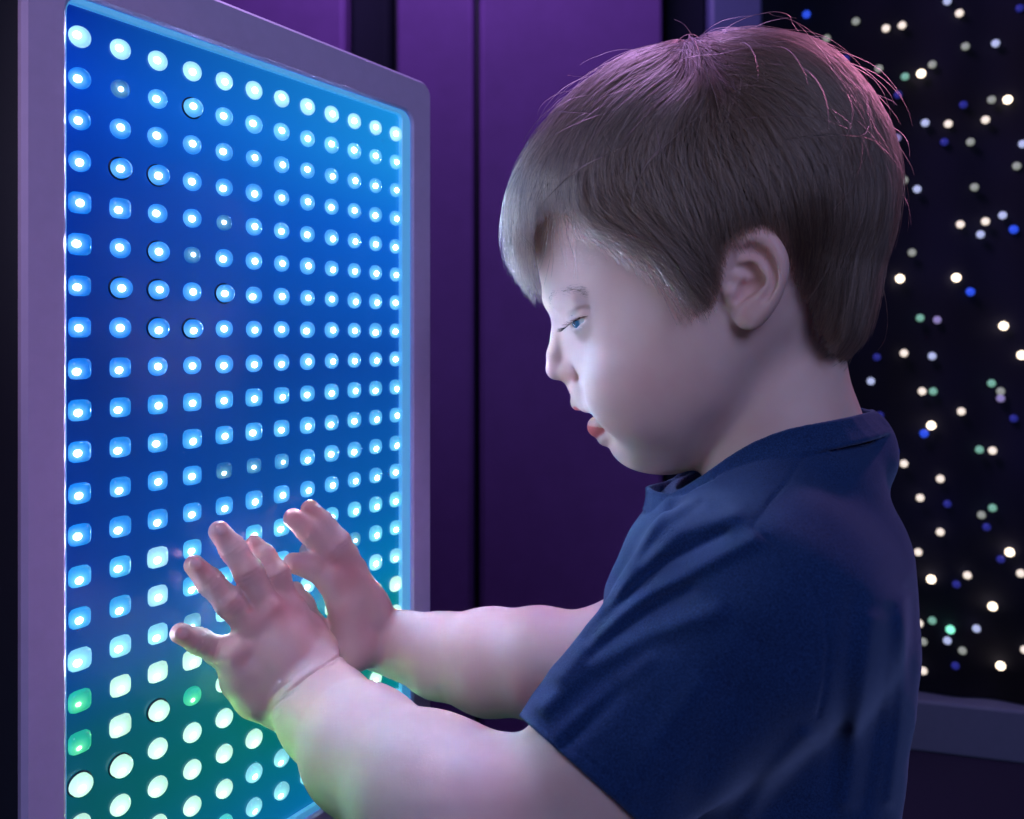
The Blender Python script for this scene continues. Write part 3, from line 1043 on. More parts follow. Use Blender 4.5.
hp = np.array([[-128, -142, -72], [112, 125, 72]])
P_head = Part(head_f, hp, 4)
P_ear = Part(ear_f, ear_pts, 4)
P_neck = Part(neck2, [H(690, 330, -46), H(870, 560, 46)], 4)
P_torso = Part(lambda P: torso(P, 6.0), [[fu_.min(), VBOT, -95], [bu_.max(), VTOP, 95]], 2)
P_armN = Part(armN, NARM, 42)
P_armF = Part(armF, FARM, 42)
P_hN = Part(hand_near, [PP(175, 500, 0), PP(340, 720, 0), B(335, 720, .45), B(230, 600, .45)], 16)
P_hF = Part(hand_far, [PP(285, 500, 0), PP(390, 690, 0), B(390, 690, .53), B(300, 540, .52)], 16)
SHF = FARM[0]
def body_f(P):
    d = P_head(P)
    d = smin(d, P_ear(P), 4.5)
    d = smin(d, P_neck(P), 9)
    d = smin(d, P_torso(P), 12)
    d = smin(d, P_armN(P), 8)
    d = smin(d, P_armF(P), 8)
    d = smin(d, P_hN(P), 5)
    d = smin(d, P_hF(P), 5)
    return wrist_creases(P, d)

import time
_t = time.time()
allp = np.vstack([np.array(NARM), np.array(FARM), [PP(172, 500, 0), PP(340, 700, 0), PP(285, 500, 0)], hp, [[fu_.min(), VBOT, -95], [bu_.max(), VTOP, 95]]])
blo = allp.min(0) - 44; bhi = allp.max(0) + 44
BV, BQ = extract(body_f, blo, bhi, 1.25)
print('body', len(BV), len(BQ), round(time.time() - _t, 1), 's')

# skin colour per vertex: the skin's own flush, lips and brown stubble under the hair
def poly_in(px, poly):
    x, y = px[:, 0], px[:, 1]
    c = np.zeros(len(px), bool)
    n = len(poly)
    for i in range(n):
        x0, y0 = poly[i]; x1, y1 = poly[(i + 1) % n]
        m = ((y0 > y) != (y1 > y)) & (x < (x1 - x0) * (y - y0) / (y1 - y0 + 1e-12) + x0)
        c ^= m
    return c
ROOT = [(534, 215), (542, 196), (556, 178), (580, 178), (604, 198), (632, 226), (662, 262), (684, 296), (706, 290), (722, 262), (730, 240), (760, 228), (786, 240), (797, 272), (818, 318), (836, 338), (852, 340),
        (980, 330), (980, -60), (440, -60), (440, 215)]
def blob(V, c, r):
    return np.exp(-(((V - c) / r) ** 2).sum(1))
MV = mir(BV)
base = np.array([0.72, 0.51, 0.45])
red = np.array([0.66, 0.27, 0.25]); lip = np.array([0.62, 0.13, 0.14])
fac = np.zeros(len(BV)); lf = np.zeros(len(BV))
fac += .18 * blob(MV, S(640, 385), 22) + .45 * blob(MV, EP(765, 250), 14) + .25 * blob(MV, EP(750, 300), 14)
fac += .22 * blob(MV, H(570, 375, 12), 9)
for q in [PP(287, 612, 40), PP(268, 614, 42), PP(253, 628, 40), PP(236, 655, 37)]: fac += .5 * blob(BV, q, 9)
for q in [PP(181, 634, 12), PP(195, 566, 12), PP(220, 532, 12), PP(254, 545, 12), PP(293, 518, 10), PP(310, 509, 10), PP(293, 563, 10), PP(331, 560, 22), PP(349, 575, 30)]: fac += .65 * blob(BV, q, 12)
for q in [PP(219, 651, 24), PP(230, 603, 28), PP(249, 573, 28), PP(276, 575, 28)]: fac += .4 * blob(BV, q, 6)
fac += .4 * blob(BV, B(485, 745, .33), 20)
lipd = lowlip(MV)
updn = chain(MV, [H(576, 406.0), H(580, 407) + [0, 0, 8], H(600, 409) + [1, 0, 15]], [2.6, 2.2, 1.2], 1)
lf = np.clip(1.6 - np.maximum(lipd, 0) / .9, 0, 1) * (MV[:, 1] < H(0, 408)[1]) * (MV[:, 2] < 18)
lf = np.maximum(lf, np.clip(1 - np.maximum(updn, 0) / .9, 0, 1))
lf = np.maximum(lf, np.clip(1 - np.maximum(mouth_cut(MV), 0) / .8, 0, 1))
fac = np.clip(fac, 0, .8)[:, None]; lf = lf[:, None]
colr = base * (1 - fac) + red * fac
for q, q2 in (((180, 633, 10), (199, 641, 12.5)), ((194, 565, 10), (210, 582, 14)), ((219, 531, 10), (233, 549, 14.5))):
    a_, b_ = PP(*q), PP(*q2); dr = (a_ - b_) / np.linalg.norm(a_ - b_)
    nw_ = np.array([NXp, NYp, 0]); nl = np.array([nw_ @ Uv, 0, nw_ @ Wv]); nl -= dr * (nl @ dr); nl /= np.linalg.norm(nl)
    c_ = a_ + dr * 1.2 + nl * 6.2
    w_ = np.clip(2.2 - 2.2 * np.linalg.norm((BV - c_) / 3.9, axis=1), 0, 1)[:, None]
    colr = colr * (1 - w_) + np.array([.82, .60, .56]) * w_
colr = colr * (1 - lf) + lip * lf
pxm = to_px(MV)
onhead = (np.abs(head_base(BV)) < 2.6) & (ear_f(BV) > 1.5)
sc = (poly_in(pxm, ROOT) & onhead) & ~((pxm[:, 0] < 566) & (pxm[:, 1] > 160)) & (((pxm[:, 0] - 755) / 33) ** 2 + ((pxm[:, 1] - 284) / 53) ** 2 > 1)
colr[sc] = (0.15, 0.105, 0.085)
skin_lf = lf[:, 0]

M_skin, nt, b = new_mat('skin')
at = nt.nodes.new('ShaderNodeAttribute'); at.attribute_name = 'tint'
tc = nt.nodes.new('ShaderNodeTexCoord')
n1 = nt.nodes.new('ShaderNodeTexNoise'); n1.inputs['Scale'].default_value = 45; n1.inputs['Detail'].default_value = 5
mx = nt.nodes.new('ShaderNodeMix'); mx.data_type = 'RGBA'; mx.blend_type = 'MULTIPLY'
mx.inputs['Factor'].default_value = 0.22
cr = nt.nodes.new('ShaderNodeValToRGB')
cr.color_ramp.elements[0].position = .3; cr.color_ramp.elements[0].color = (0.80, 0.55, 0.55, 1)
cr.color_ramp.elements[1].position = .6; cr.color_ramp.elements[1].color = (1, 1, 1, 1)
nt.links.new(tc.outputs['Object'], n1.inputs['Vector'])
nt.links.new(n1.outputs['Fac'], cr.inputs['Fac'])
nt.links.new(at.outputs['Color'], mx.inputs['A'])
nt.links.new(cr.outputs['Color'], mx.inputs['B'])
nt.links.new(mx.outputs['Result'], b.inputs['Base Color'])
n2 = nt.nodes.new('ShaderNodeTexNoise'); n2.inputs['Scale'].default_value = 900; n2.inputs['Detail'].default_value = 3
bu = nt.nodes.new('ShaderNodeBump'); bu.inputs['Strength'].default_value = 0.12; bu.inputs['Distance'].default_value = 0.0004
nt.links.new(tc.outputs['Object'], n2.inputs['Vector'])
nt.links.new(n2.outputs['Fac'], bu.inputs['Height'])
nt.links.new(bu.outputs['Normal'], b.inputs['Normal'])
setp(b, Roughness=0.52, Subsurface_Weight=0.35, Subsurface_Scale=0.006)
b.inputs['Subsurface Radius'].default_value = (1.0, 0.35, 0.2)
b.inputs['Specular IOR Level'].default_value = 0.4

person = big_mesh('person', L2W(BV), BQ, M_skin, None, {'tint': colr})
tag(person, 'young child in a navy t-shirt raising both hands to the glowing panel', 'person')

# ---------------------------------------------------------------- eyes
M_eye, nt, b = new_mat('eyeball')
setp(b, Roughness=0.06)
ai = nt.nodes.new('ShaderNodeAttribute'); ai.attribute_name = 'tint'
nt.links.new(ai.outputs['Color'], b.inputs['Base Color'])
b.inputs['Coat Weight'].default_value = 0.6
def eyeball(sgn):
    c = EYEC.copy(); c[2] *= sgn
    gaze = np.array([-1.0, -.30, 0.62 * sgn]); gaze /= np.linalg.norm(gaze)
    bx = basis(gaze, [0, 1, 0])
    n, m = 40, 28
    V, Fc, T = [], [], []
    for k in range(m + 1):
        th = math.pi * k / m
        for q in range(n):
            ph = 2 * math.pi * q / n
            l = np.array([math.cos(th), math.sin(th) * math.cos(ph), math.sin(th) * math.sin(ph)])
            r = EYER + (1.0 * max(0, 1 - (th / .5) ** 2) if th < .5 else 0)
            V.append(L2W(c + (l * r) @ bx))
            T.append((.01, .01, .015) if th < .24 else ((.03, .13, .24) if th < .50 else (.72, .70, .72)))
    for k in range(m):
        for q in range(n):
            Fc.append((k * n + q, k * n + (q + 1) % n, (k + 1) * n + (q + 1) % n, (k + 1) * n + q))
    return mesh_obj('eye', V, Fc, M_eye, person, True, {'tint': np.array(T)})
eyeball(1); eyeball(-1)

# ---------------------------------------------------------------- t-shirt
def ridge(px, poly, sig):
    """1 on the polyline, falling off over sig px"""
    best = None
    for (x0, y0), (x1, y1) in zip(poly, poly[1:]):
        dx, dy = x1 - x0, y1 - y0
        t = np.clip(((px[:, 0] - x0) * dx + (px[:, 1] - y0) * dy) / (dx * dx + dy * dy), 0, 1)
        d = (px[:, 0] - x0 - t * dx) ** 2 + (px[:, 1] - y0 - t * dy) ** 2
        best = d if best is None else np.minimum(best, d)
    return np.exp(-best / (sig * sig))
FOLDS = [([(735, 515), (679, 533), (638, 569), (612, 608)], 2.6, 8), ([(752, 540), (705, 564), (653, 592), (602, 632), (560, 675)], 3.2, 9),
         ([(725, 533), (669, 560), (628, 594), (587, 640)], -2.4, 6), ([(715, 612), (653, 632), (585, 668), (545, 705)], 2.6, 12),
         ([(690, 590), (640, 612), (590, 655)], -1.6, 8), ([(668, 500), (644, 545), (620, 590)], 1.6, 6), ([(700, 505), (668, 528), (640, 560)], -1.4, 6),
         ([(853, 600), (848, 650), (838, 727), (826, 800)], -1.3, 10), ([(889, 610), (886, 660), (876, 730), (862, 810)], -1.2, 8),
         ([(870, 620), (862, 700), (845, 800)], 2.0, 9), ([(905, 600), (903, 700), (890, 800)], 1.4, 7),
         ([(700, 690), (660, 740), (630, 790)], 1.8, 14), ([(760, 650), (720, 720), (690, 800)], -1.8, 16), ([(620, 690), (590, 720), (565, 745)], -1.3, 9),
         ([(650, 660), (600, 700), (560, 735)], 1.2, 9), ([(805, 740), (770, 780), (745, 819)], 2.6, 12), ([(800, 500), (840, 520), (880, 560)], 0.8, 16)]
SEAMS = [([(805, 452), (790, 478), (768, 505), (752, 528)], .9, 2.0), ([(755, 529), (785, 552), (807, 579), (822, 610), (828, 645), (824, 690), (818, 715)], 0.9, 2.4),
         ([(537, 713), (590, 762), (650, 812)], .5, 1.5)]
SHN2, HEM2 = B(782, 612, .352), B(592, 772, .347)
ELB = NARM[2]
adir = (HEM2 - SHN2) / np.linalg.norm(HEM2 - SHN2)
# hem plane through the two frame points of the hem
h1 = B(527, 723, .345); h2 = B(634, 818, .345); h3 = B(580, 770, .308)
hn = np.cross(h2 - h1, h3 - h1); hn /= np.linalg.norm(hn)
if hn @ adir < 0: hn = -hn
HEMP = h1
adir2 = adir
SF, HF2 = B(745, 578, .52), B(640, 640, .508)
fdir = (HF2 - SF) / np.linalg.norm(HF2 - SF)
ringpts = [(648, 489, 0), (655, 494, 12), (672, 496, 24), (700, 481, 38), (728, 461, 45), (757, 444, 48), (790, 432, 49), (820, 426, 46), (850, 420, 36), (866, 416, 20), (873, 414, 0)]
RN = [H(a, b, c) for a, b, c in ringpts]
RING = np.array(RN + [p * [1, 1, -1] for p in RN[-2:0:-1]])
RC = RING.mean(0)
rn = np.cross(RING[5] - RING[0], RING[10] - RING[5])
rn = np.array([-0.30, 0.95, 0.0]); rn /= np.linalg.norm(rn)
def shirt_outer(P):
    d = torso(P, 0.0)
    # shoulders from the neck out to the sleeves
    d = smin(d, cone(P, H(800, 500, 20), SHN2 + [0, 4, -4], 40, 41), 22)
    d = smin(d, cone(P, H(800, 500, -20), SF + [0, 4, 4], 40, 41), 22)
    d = smin(d, ell(P, H(772, 478, 0), [60, 26, 60], rotz(18)), 16)
    d = smin(d, cone(P, H(800, 478, 0), H(853, 443, 0), 34, 22), 14)
    sl = chain(P, [SHN2, HEM2, HEM2 + adir2 * 30], [44, 38, 37.5], 6)
    sl = smin(sl, cone(P, B(690, 560, .37), B(570, 712, .352), 22, 15), 16)
    d = smin(d, sl, 26)
    sf = chain(P, [SF, HF2, HF2 + fdir * 20], [41, 37, 36], 6)
    d = smin(d, sf, 12)
    return d
# collar ring helper
def ring_chain(P, R, r, k=1.2):
    d = None
    n = len(R)
    for i in range(n):
        c = cone(P, R[i], R[(i + 1) % n], r, r)
        d = c if d is None else np.minimum(d, c)
    return d
def catm(R, m=3):
    n = len(R); out = []
    for i in range(n):
        p0, p1, p2, p3 = R[i - 1], R[i], R[(i + 1) % n], R[(i + 2) % n]
        for k in range(m):
            t = k / m
            out.append(.5 * ((2 * p1) + (-p0 + p2) * t + (2 * p0 - 5 * p1 + 4 * p2 - p3) * t * t + (-p0 + 3 * p1 - 3 * p2 + p3) * t ** 3))
    return np.array(out)
RINGS = catm(RING, 2)
def ring_off(down, outw):
    C = RINGS.mean(0)
    o = RINGS - C
    o = o - (o @ rn)[:, None] * rn
    o /= np.linalg.norm(o, axis=1, keepdims=True)
    return RINGS + o * outw - rn * down
CR = [ring_off(0, 0), ring_off(2.7, .9), ring_off(5.4, 2.0), ring_off(8.1, 3.4), ring_off(10.6, 5.0)]
e1 = np.array([rn[1], -rn[0], 0.0])
RAu = np.abs((RINGS - RINGS.mean(0)) @ e1).max(); RAw = np.abs(RINGS[:, 2]).max()
RCm = RINGS.mean(0)
def collar(P):
    d = None
    for R in CR:
        c = ring_chain(P, R, 1.7)
        d = c if d is None else smin(d, c, 1.6)
    return d
P_collar = Part(collar, np.vstack(CR), 4)
def wob(P):
    a = np.sin(P[:, 0] * .055 + 1.3 * np.sin(P[:, 1] * .031)) * np.sin(P[:, 1] * .047 + P[:, 2] * .03)
    b_ = np.sin(P[:, 0] * .12 + P[:, 1] * .09 + 2) * np.sin(P[:, 1] * .10 - P[:, 2] * .08)
    return a * 1.1 + b_ * .45
def shirt_f(P):
    d = shirt_outer(P)
    m = np.abs(d) < 14
    if m.any():
        Q = P[m]
        px = to_px(Q)
        near = 1 / (1 + np.exp(-(Q[:, 2] + 5) / 5))
        dsp = wob(Q)
        for pl, am, sg in FOLDS: dsp += am * ridge(px, pl, sg) * near
        for pl, am, sg in SEAMS: dsp -= am * ridge(px, pl, sg) * near
        d[m] = d[m] - dsp
    sh = np.maximum(d, -(d + 3.6))
    # sleeve openings
    pl = (P - HEMP) @ hn
    t = (P - HEM2) @ adir2
    rad = np.linalg.norm(P - HEM2 - t[:, None] * adir2, axis=1)
    cut = np.maximum(-pl, rad - 60)
    sh = smax(sh, -cut, 1.0)
    t = (P - HF2) @ fdir
    rad = np.linalg.norm(P - HF2 - t[:, None] * fdir, axis=1)
    sh = smax(sh, -np.maximum(-t, rad - 50), 1.0)
    # neck opening
    q = P - RCm
    rr = np.sqrt(((q @ e1) / (RAu + .5)) ** 2 + (q[:, 2] / (RAw + .5)) ** 2)
    cut = np.maximum((rr - 1) * RAw, -(q @ rn + 11))
    sh = np.maximum(sh, -cut)
    sh = np.minimum(sh, P_collar(P))
    # bottom hem
    return np.maximum(sh, VBOT + 14 - P[:, 1])
P_sh = shirt_f
_t = time.time()
slo = np.array([min(fu_.min(), HEM2[0] - 60), VBOT, -130]); shi = np.array([bu_.max() + 14, RING[:, 1].max() + 12, 156])
SV, SQ = extract(shirt_f, slo, shi, 1.3, 1)
print('shirt', len(SV), round(time.time() - _t, 1), 's')
M_shirt, nt, b = new_mat('navy_cotton')
tc = nt.nodes.new('ShaderNodeTexCoord')
n1 = nt.nodes.new('ShaderNodeTexNoise'); n1.inputs['Scale'].default_value = 1300; n1.inputs['Detail'].default_value = 6; n1.inputs['Roughness'].default_value = .7
cr = nt.nodes.new('ShaderNodeValToRGB')
cr.color_ramp.elements[0].position = .35; cr.color_ramp.elements[0].color = (0.004, 0.014, 0.058, 1)
cr.color_ramp.elements[1].position = .72; cr.color_ramp.elements[1].color = (0.018, 0.060, 0.190, 1)
nt.links.new(tc.outputs['Object'], n1.inputs['Vector']); nt.links.new(n1.outputs['Fac'], cr.inputs['Fac'])
nt.links.new(cr.outputs['Color'], b.inputs['Base Color'])
bu = nt.nodes.new('ShaderNodeBump'); bu.inputs['Strength'].default_value = .5; bu.inputs['Distance'].default_value = .0006
nt.links.new(n1.outputs['Fac'], bu.inputs['Height']); nt.links.new(bu.outputs['Normal'], b.inputs['Normal'])
setp(b, Roughness=.9, Sheen_Weight=.35, Sheen_Roughness=.5)
b.inputs['Sheen Tint'].default_value = (.5, .65, 1, 1)
b.inputs['Specular IOR Level'].default_value = .15
shirt = big_mesh('t_shirt', L2W(SV), SQ, M_shirt, person)

# ---------------------------------------------------------------- hair
def ngrad(P, f, e=.4):
    d0 = f(P)
    g = np.stack([f(P + np.eye(3)[a] * e) - d0 for a in range(3)], 1) / e
    return d0, g
ARROWS = [(640, 60, -1, .25), (600, 80, -.85, .5), (560, 110, -.7, .7), (530, 150, -.45, .9), (510, 200, -.1, 1), (515, 250, .15, 1), (530, 290, .35, 1),
          (660, 90, -.8, .6), (620, 120, -.6, .8), (590, 150, -.3, .95), (565, 190, .02, 1), (690, 100, -.35, 1), (655, 140, -.2, 1), (625, 165, .1, 1),
          (592, 195, .4, .9), (575, 215, .6, .8), (600, 235, .85, .5), (645, 255, .8, .6), (625, 210, .75, .65), (660, 240, .7, .7), (645, 190, .5, .85), (670, 180, .4, .95), (680, 240, .5, .85), (660, 280, .5, .85), (700, 130, .2, .97), (720, 170, .35, .93),
          (720, 225, .1, 1), (740, 100, .6, .8), (760, 160, .45, .9), (780, 210, .3, .95), (740, 55, .95, .3), (790, 60, .9, .5), (830, 90, .7, .75),
          (800, 120, .6, .8), (860, 130, .35, .95), (880, 200, -.02, 1), (870, 260, -.18, 1), (820, 200, .25, 1), (835, 270, .08, 1), (855, 320, -.06, 1), (700, 60, .2, .9)]
AR = np.array(ARROWS, float)
AR[:, 2:] /= np.linalg.norm(AR[:, 2:], axis=1, keepdims=True)
def flow(px):
    w = 1 / (((px[:, None] - AR[None, :, :2]) ** 2).sum(-1) + 150) ** 1.6
    d = (w[:, :, None] * AR[None, :, 2:]).sum(1) / w.sum(1)[:, None]
    return d
HAIRMASK = [(470, 225), (497, 250), (512, 270), (528, 294), (545, 312), (541, 296), (531, 262), (534, 238), (543, 214), (556, 200), (568, 214), (580, 238), (602, 254), (641, 268), (655, 292), (668, 312), (681, 322),
            (697, 306), (714, 292), (722, 266), (736, 244), (760, 234), (786, 250), (799, 275), (822, 330), (840, 346), (846, 362), (862, 366), (1000, 350), (1000, -80), (400, -80), (400, 225)]
HM = Part(head_base, hp, 40)
def mpx(P):
    Q = P.copy(); Q[:, 2] = np.abs(Q[:, 2])
    return to_px(Q)
def grow(roots, steps, step, off_end, jit, mask=True, rnd=None):
    """march strands over the head at a rising height; returns steps+1 points each and where they stop"""
    N = len(roots)
    P = roots.copy()
    out = [P.copy()]
    stop = np.full(N, steps)
    alive = np.ones(N, bool)
    slack = np.abs(rnd.normal(0, 1.0, N)) * np.where(mpx(roots)[:, 0] < 650, 4.0, 8.0)
    for s in range(steps):
        d0, g = ngrad(P, head_base)
        n = g / (np.linalg.norm(g, axis=1, keepdims=True) + 1e-6)
        f2 = flow(mpx(P))
        D = np.stack([f2[:, 0], -f2[:, 1], np.zeros(N)], 1)
        D = D + jit
        side = np.sign(P[:, 2])
        # near the crown line hair lies over to its own side
        D[:, 2] += side * .25 * np.clip((P[:, 1] - 60) / 40, 0, 1)
        D -= (D * n).sum(1)[:, None] * n
        D /= np.linalg.norm(D, axis=1, keepdims=True) + 1e-6
        P = P + D * step
        t = (s + 1) / steps
        tgt = off_end * (1 - (1 - min(1, t * 1.7)) ** 2)
        tgt = tgt + 10 * np.clip((-12 - P[:, 1]) / 40, 0, 1) * np.clip((P[:, 0] - 50) / 15, 0, 1)
        for _ in range(2):
            d0, g = ngrad(P, head_base)
            gn = np.linalg.norm(g, axis=1, keepdims=True) + 1e-6
            P = P - np.clip((d0 - tgt) / gn[:, 0], -5, 5)[:, None] * g / gn
        if mask:
            px = mpx(P)
            px2 = px.copy(); px2[:, 1] -= slack
            inside = poly_in(px2, HAIRMASK)
            inside &= ((px[:, 0] - 755) / 35) ** 2 + ((px[:, 1] - 284) / 55) ** 2 > 1
            newly = alive & ~inside
            stop[newly] = s + 1
            alive &= inside
        out.append(P.copy())
    return np.stack(out, 1), stop
def resample(C, stop, K):
    N, S1, _ = C.shape
    t = np.linspace(0, 1, K)[None] * stop[:, None]
    i = np.minimum(t.astype(int), S1 - 2); a = (t - i)[:, :, None]
    r = np.arange(N)[:, None]
    return C[r, i] * (1 - a) + C[r, i + 1] * a
hr = np.random.default_rng(3)
mb = (head_base(BV) > -2.2) & (head_base(BV) < 2.2)
cand = BV[mb]
cp = mpx(cand)
ok = poly_in(cp, ROOT) & (ear_f(cand) > 2.0) & (((cp[:, 0] - 755) / 35) ** 2 + ((cp[:, 1] - 284) / 55) ** 2 > 1) & ~((np.abs(cand[:, 2]) < 34) & (cand[:, 1] < -60))
cand = cand[ok]
NG, NSTR = 1100, 19000
def pick(n):
    # favour the side that faces the camera
    w = np.where(cand[:, 2] > -15, 1.0, .45)
    i = hr.choice(len(cand), n, p=w / w.sum())
    return cand[i] + hr.normal(0, .5, (n, 3))
def params(R):
    n = len(R)
    px = mpx(R)
    top = np.clip((R[:, 1] + 10) / 90, 0, 1)
    front = np.clip((640 - px[:, 0]) / 100, 0, 1)
    back = np.clip((px[:, 0] - 800) / 60, 0, 1)
    off = 3.0 + 4.0 * top + 10.5 * front + 3 * back
    return off
STEPS, ST = 30, 3.4
gR = pick(NG)
gO = params(gR) * hr.uniform(.45, 1.25, NG)
gJ = hr.normal(0, .16, (NG, 3))
gC, gS = grow(gR, STEPS, ST, gO, gJ, True, hr)
R = pick(NSTR)
O = params(R) * hr.uniform(.15, 1.25, NSTR)
J = hr.normal(0, .10, (NSTR, 3))
C, Sx = grow(R, STEPS, ST, O, J, True, hr)
# lengths: shorter towards nape and temples
pR = mpx(R)
ln = np.where((pR[:, 1] > 215) & (pR[:, 0] < 790), hr.uniform(.35, .8, NSTR), hr.uniform(.6, 1.0, NSTR)) * STEPS
ln = np.where(pR[:, 0] < 640, STEPS, ln)
Sx = np.minimum(Sx, np.maximum(4, ln))
# clumping into locks
near = np.empty(NSTR, int)
for s_ in range(0, NSTR, 2000):
    near[s_:s_ + 2000] = (((R[s_:s_ + 2000, None] - gR[None]) ** 2).sum(-1)).argmin(1)
tt = np.linspace(0, 1, STEPS + 1)[None, :, None]
cl = hr.uniform(.45, .95, NSTR)[:, None, None]
Sx = np.minimum(Sx, gS[near] + 1)
G = gC[near]
C = C * (1 - cl * tt ** 1.2) + (G + (C[:, :1] - G[:, :1]) * .25 * (1 - tt)) * (cl * tt ** 1.2)
# fly-aways standing off the crown
NF = 260
FR = cand[hr.choice(len(cand), NF, p=(lambda w: w / w.sum())(np.where(cand[:, 1] > 55, 1.0, .12)))]
FC, FS = grow(FR, STEPS, ST, hr.uniform(9, 19, NF), hr.normal(0, .5, (NF, 3)), True, hr)
FS = np.minimum(FS, hr.uniform(8, 22, NF))
KP = 18
ALL = np.concatenate([resample(C, Sx, KP), resample(FC, FS, KP)])
# gentle wave in each strand
ph = hr.uniform(0, 6.28, (len(ALL), 1, 3)); k_ = np.linspace(0, 1, KP)[None, :, None]
ALL = ALL + np.sin(ph + k_ * 7) * .35 * k_ + np.sin(ph * 2 + k_ * 15) * .15 * k_

def hair_curves(name, pts, rad_root, rad_tip, mat, parent):
    N, K, _ = pts.shape
    hc = bpy.data.hair_curves.new(name)
    hc.add_curves([K] * N)
    W = L2W(pts.reshape(-1, 3)).astype(np.float32)
    hc.attributes['position'].data.foreach_set('vector', W.ravel()) if 'position' in hc.attributes else hc.points.foreach_set('position', W.ravel())
    t = np.linspace(0, 1, K)[None]
    rr = (rad_root * (1 - t ** 2) + rad_tip * t ** 2) * np.ones((N, 1))
    if 'radius' not in hc.attributes: hc.attributes.new('radius', 'FLOAT', 'POINT')
    hc.attributes['radius'].data.foreach_set('value', rr.astype(np.float32).ravel())
    hc.materials.append(mat)
    o = bpy.data.objects.new(name, hc)
    COL.objects.link(o)
    o.parent = parent
    return o
def hair_mat(name, col, rough=.3):
    m = bpy.data.materials.new(name); m.use_nodes = True
    nt = m.node_tree
    nt.nodes.clear()
    h = nt.nodes.new('ShaderNodeBsdfHairPrincipled')
    o = nt.nodes.new('ShaderNodeOutputMaterial')
    h.parametrization = 'COLOR'
    h.inputs['Roughness'].default_value = rough
    h.inputs['Radial Roughness'].default_value = .45
    ci = nt.nodes.new('ShaderNodeHairInfo')
    cr = nt.nodes.new('ShaderNodeValToRGB')
    cr.color_ramp.elements[0].color = (*[c * .25 for c in col], 1)
    cr.color_ramp.elements[1].color = (*[min(1, c * 2.4) for c in col], 1)
    nt.links.new(ci.outputs['Random'], cr.inputs['Fac'])
    nt.links.new(cr.outputs['Color'], h.inputs['Color'])
    nt.links.new(h.outputs[0], o.inputs['Surface'])
    return m
M_hair = hair_mat('light_brown_hair', (.084, .055, .040))
M_lash = plain('dark_lashes', (.015, .011, .012), .8, Specular_IOR_Level=.1)
hair = hair_curves('hair', ALL, .00016, .00005, M_hair, person)

# eyelashes of both eyes and faint eyebrows
def lash_set(sgn):
    out = []
    A = [H(588.0, 316, 41.5), H(582, 317.5, 42.0), H(574, 321.5, 38.0), H(566, 327.5, 29.5), H(562, 331, 24)]
    A = np.array(A)
    for q in np.linspace(0, 1, 36):
        x = q * 3.999; i = int(x); p = A[i] * (1 - (x - i)) + A[i + 1] * (x - i)
        L = 5.2 * (.75 + .25 * math.sin(math.pi * q)) * hr.uniform(.8, 1.1)
        dr = np.array([-.85, -.42, .55 * (1 - q) + .05]) + hr.normal(0, .06, 3)
        dr /= np.linalg.norm(dr)
        t = np.linspace(0, 1, 8)[:, None]
        c = p + dr * L * t + np.array([0, 1.0, 0]) * (t ** 2) * L * .32
        out.append(c)
    out = np.array(out)
    out[:, :, 2] *= sgn
    return out
lashes = hair_curves('eyelashes', np.concatenate([lash_set(1), lash_set(-1)]), .0001, .00003, M_lash, person)
bro = []
for sgn in (1, -1):
    for _ in range(200):
        q = hr.uniform(0, 1) ** 1.2 * .9
        px_, py_ = 552 + 36 * q, 300 - 9 * math.sin(math.pi * min(1, q * .8)) + hr.normal(0, 2.8)
        wn = near_w(px_, py_)
        p = H(px_, py_, wn)
        d0, g = ngrad(p[None], head_f); n = g[0] / np.linalg.norm(g[0]); p = p - d0[0] * n
        dr = np.array([.9, .12 - .3 * q + hr.normal(0, .15), .4]); dr -= (dr @ n) * n; dr /= np.linalg.norm(dr)
        t = np.linspace(0, 1, 6)[:, None]
        c = p + dr * 4.2 * t + n * (.15 + .9 * t * (1 - t))
        c[:, 2] *= sgn
        bro.append(c)
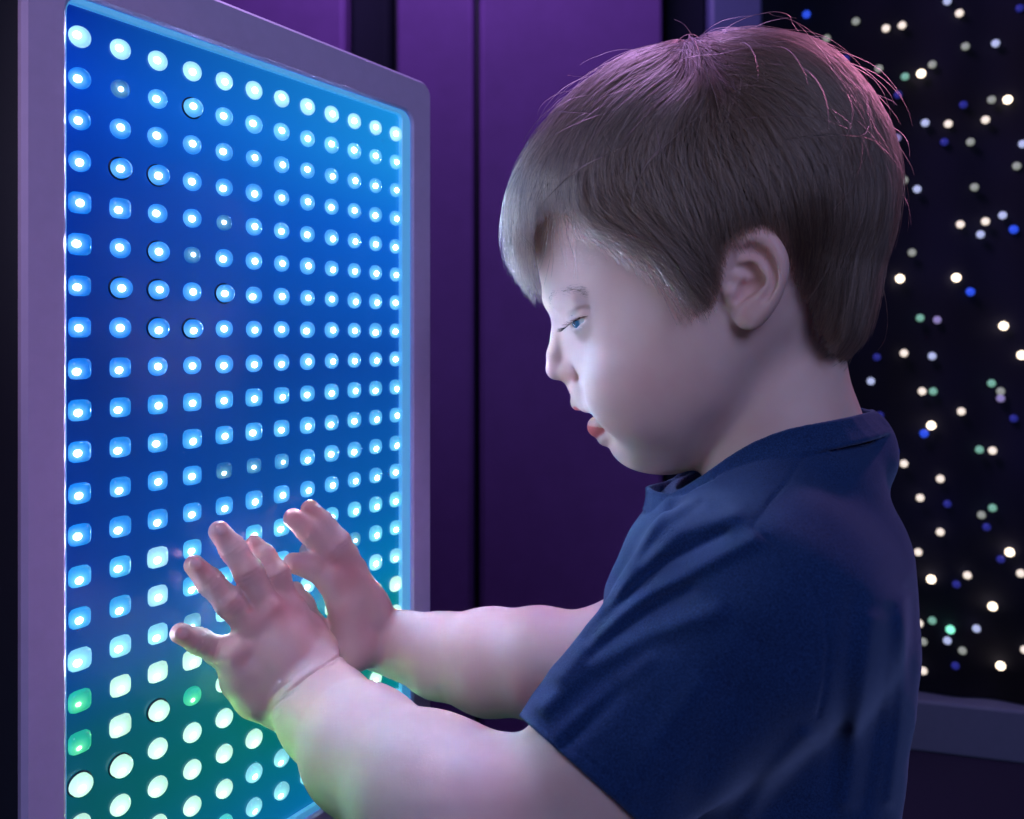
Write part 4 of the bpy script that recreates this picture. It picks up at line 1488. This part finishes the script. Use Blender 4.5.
M_brow = plain('brow_hair', (.26, .18, .15), .8, Specular_IOR_Level=.1)
hair_curves('eyebrows', np.array(bro), .00004, .00002, M_brow, person)

# ---------------------------------------------------------------- trousers and shoes, below the frame
def legs_f(P):
    hip = torso(P, 2.0)
    d = smax(hip, P[:, 1] - (VBOT + 45), 4)
    c = H(735, 900, 0)
    floor_v = -(ORG[2]) * 1000
    for sg in (1, -1):
        A = np.array([c[0], VBOT + 20, 42 * sg]); K_ = np.array([c[0] - 6, (VBOT + floor_v) / 2, 50 * sg]); Fo = np.array([c[0] + 4, floor_v + 55, 54 * sg])
        d = smin(d, chain(P, [A, K_, Fo], [60, 48, 42], 10), 12)
    return smax(d, floor_v + 42 - P[:, 1], 3)
floor_v = -(ORG[2]) * 1000
cc_ = H(735, 900, 0)
TVv, TQ = extract(legs_f, [cc_[0] - 150, floor_v + 20, -130], [cc_[0] + 150, VBOT + 70, 130], 5.0, 1)
M_tr = plain('dark_denim', (.02, .025, .05), .9, (500, .3))
big_mesh('trousers', L2W(TVv), TQ, M_tr, person)
M_sh = plain('dark_canvas', (.03, .03, .04), .7, (300, .2))
M_so = plain('pale_rubber', (.5, .5, .5), .6)
for sg in (1, -1):
    c = np.array([cc_[0] - 22, floor_v + 2, 54 * sg])
    def shoe(P):
        d = smin(cone(P, c + [38, 36, 0], c + [-45, 22, 0], 32, 26), cone(P, c + [30, 60, 0], c + [30, 80, 0], 34, 36), 20)
        return smax(d, c[1] + 12 - P[:, 1], 3)
    def sole(P):
        d = cone(P * [1, .01, 1], (c + [40, 0, 0]) * [1, .01, 1], (c + [-50, 0, 0]) * [1, .01, 1], 36, 31)
        return smax(smax(d, P[:, 1] - c[1] - 14, 3), c[1] - 1.5 - P[:, 1], 2)
    v1, q1 = extract(shoe, c + [-90, -10, -50], c + [90, 130, 50], 4.0, 1)
    so = big_mesh('shoe', L2W(v1), q1, M_sh, person)
    v1, q1 = extract(sole, c + [-95, -10, -50], c + [95, 30, 50], 4.0, 1)
    big_mesh('sole', L2W(v1), q1, M_so, so)
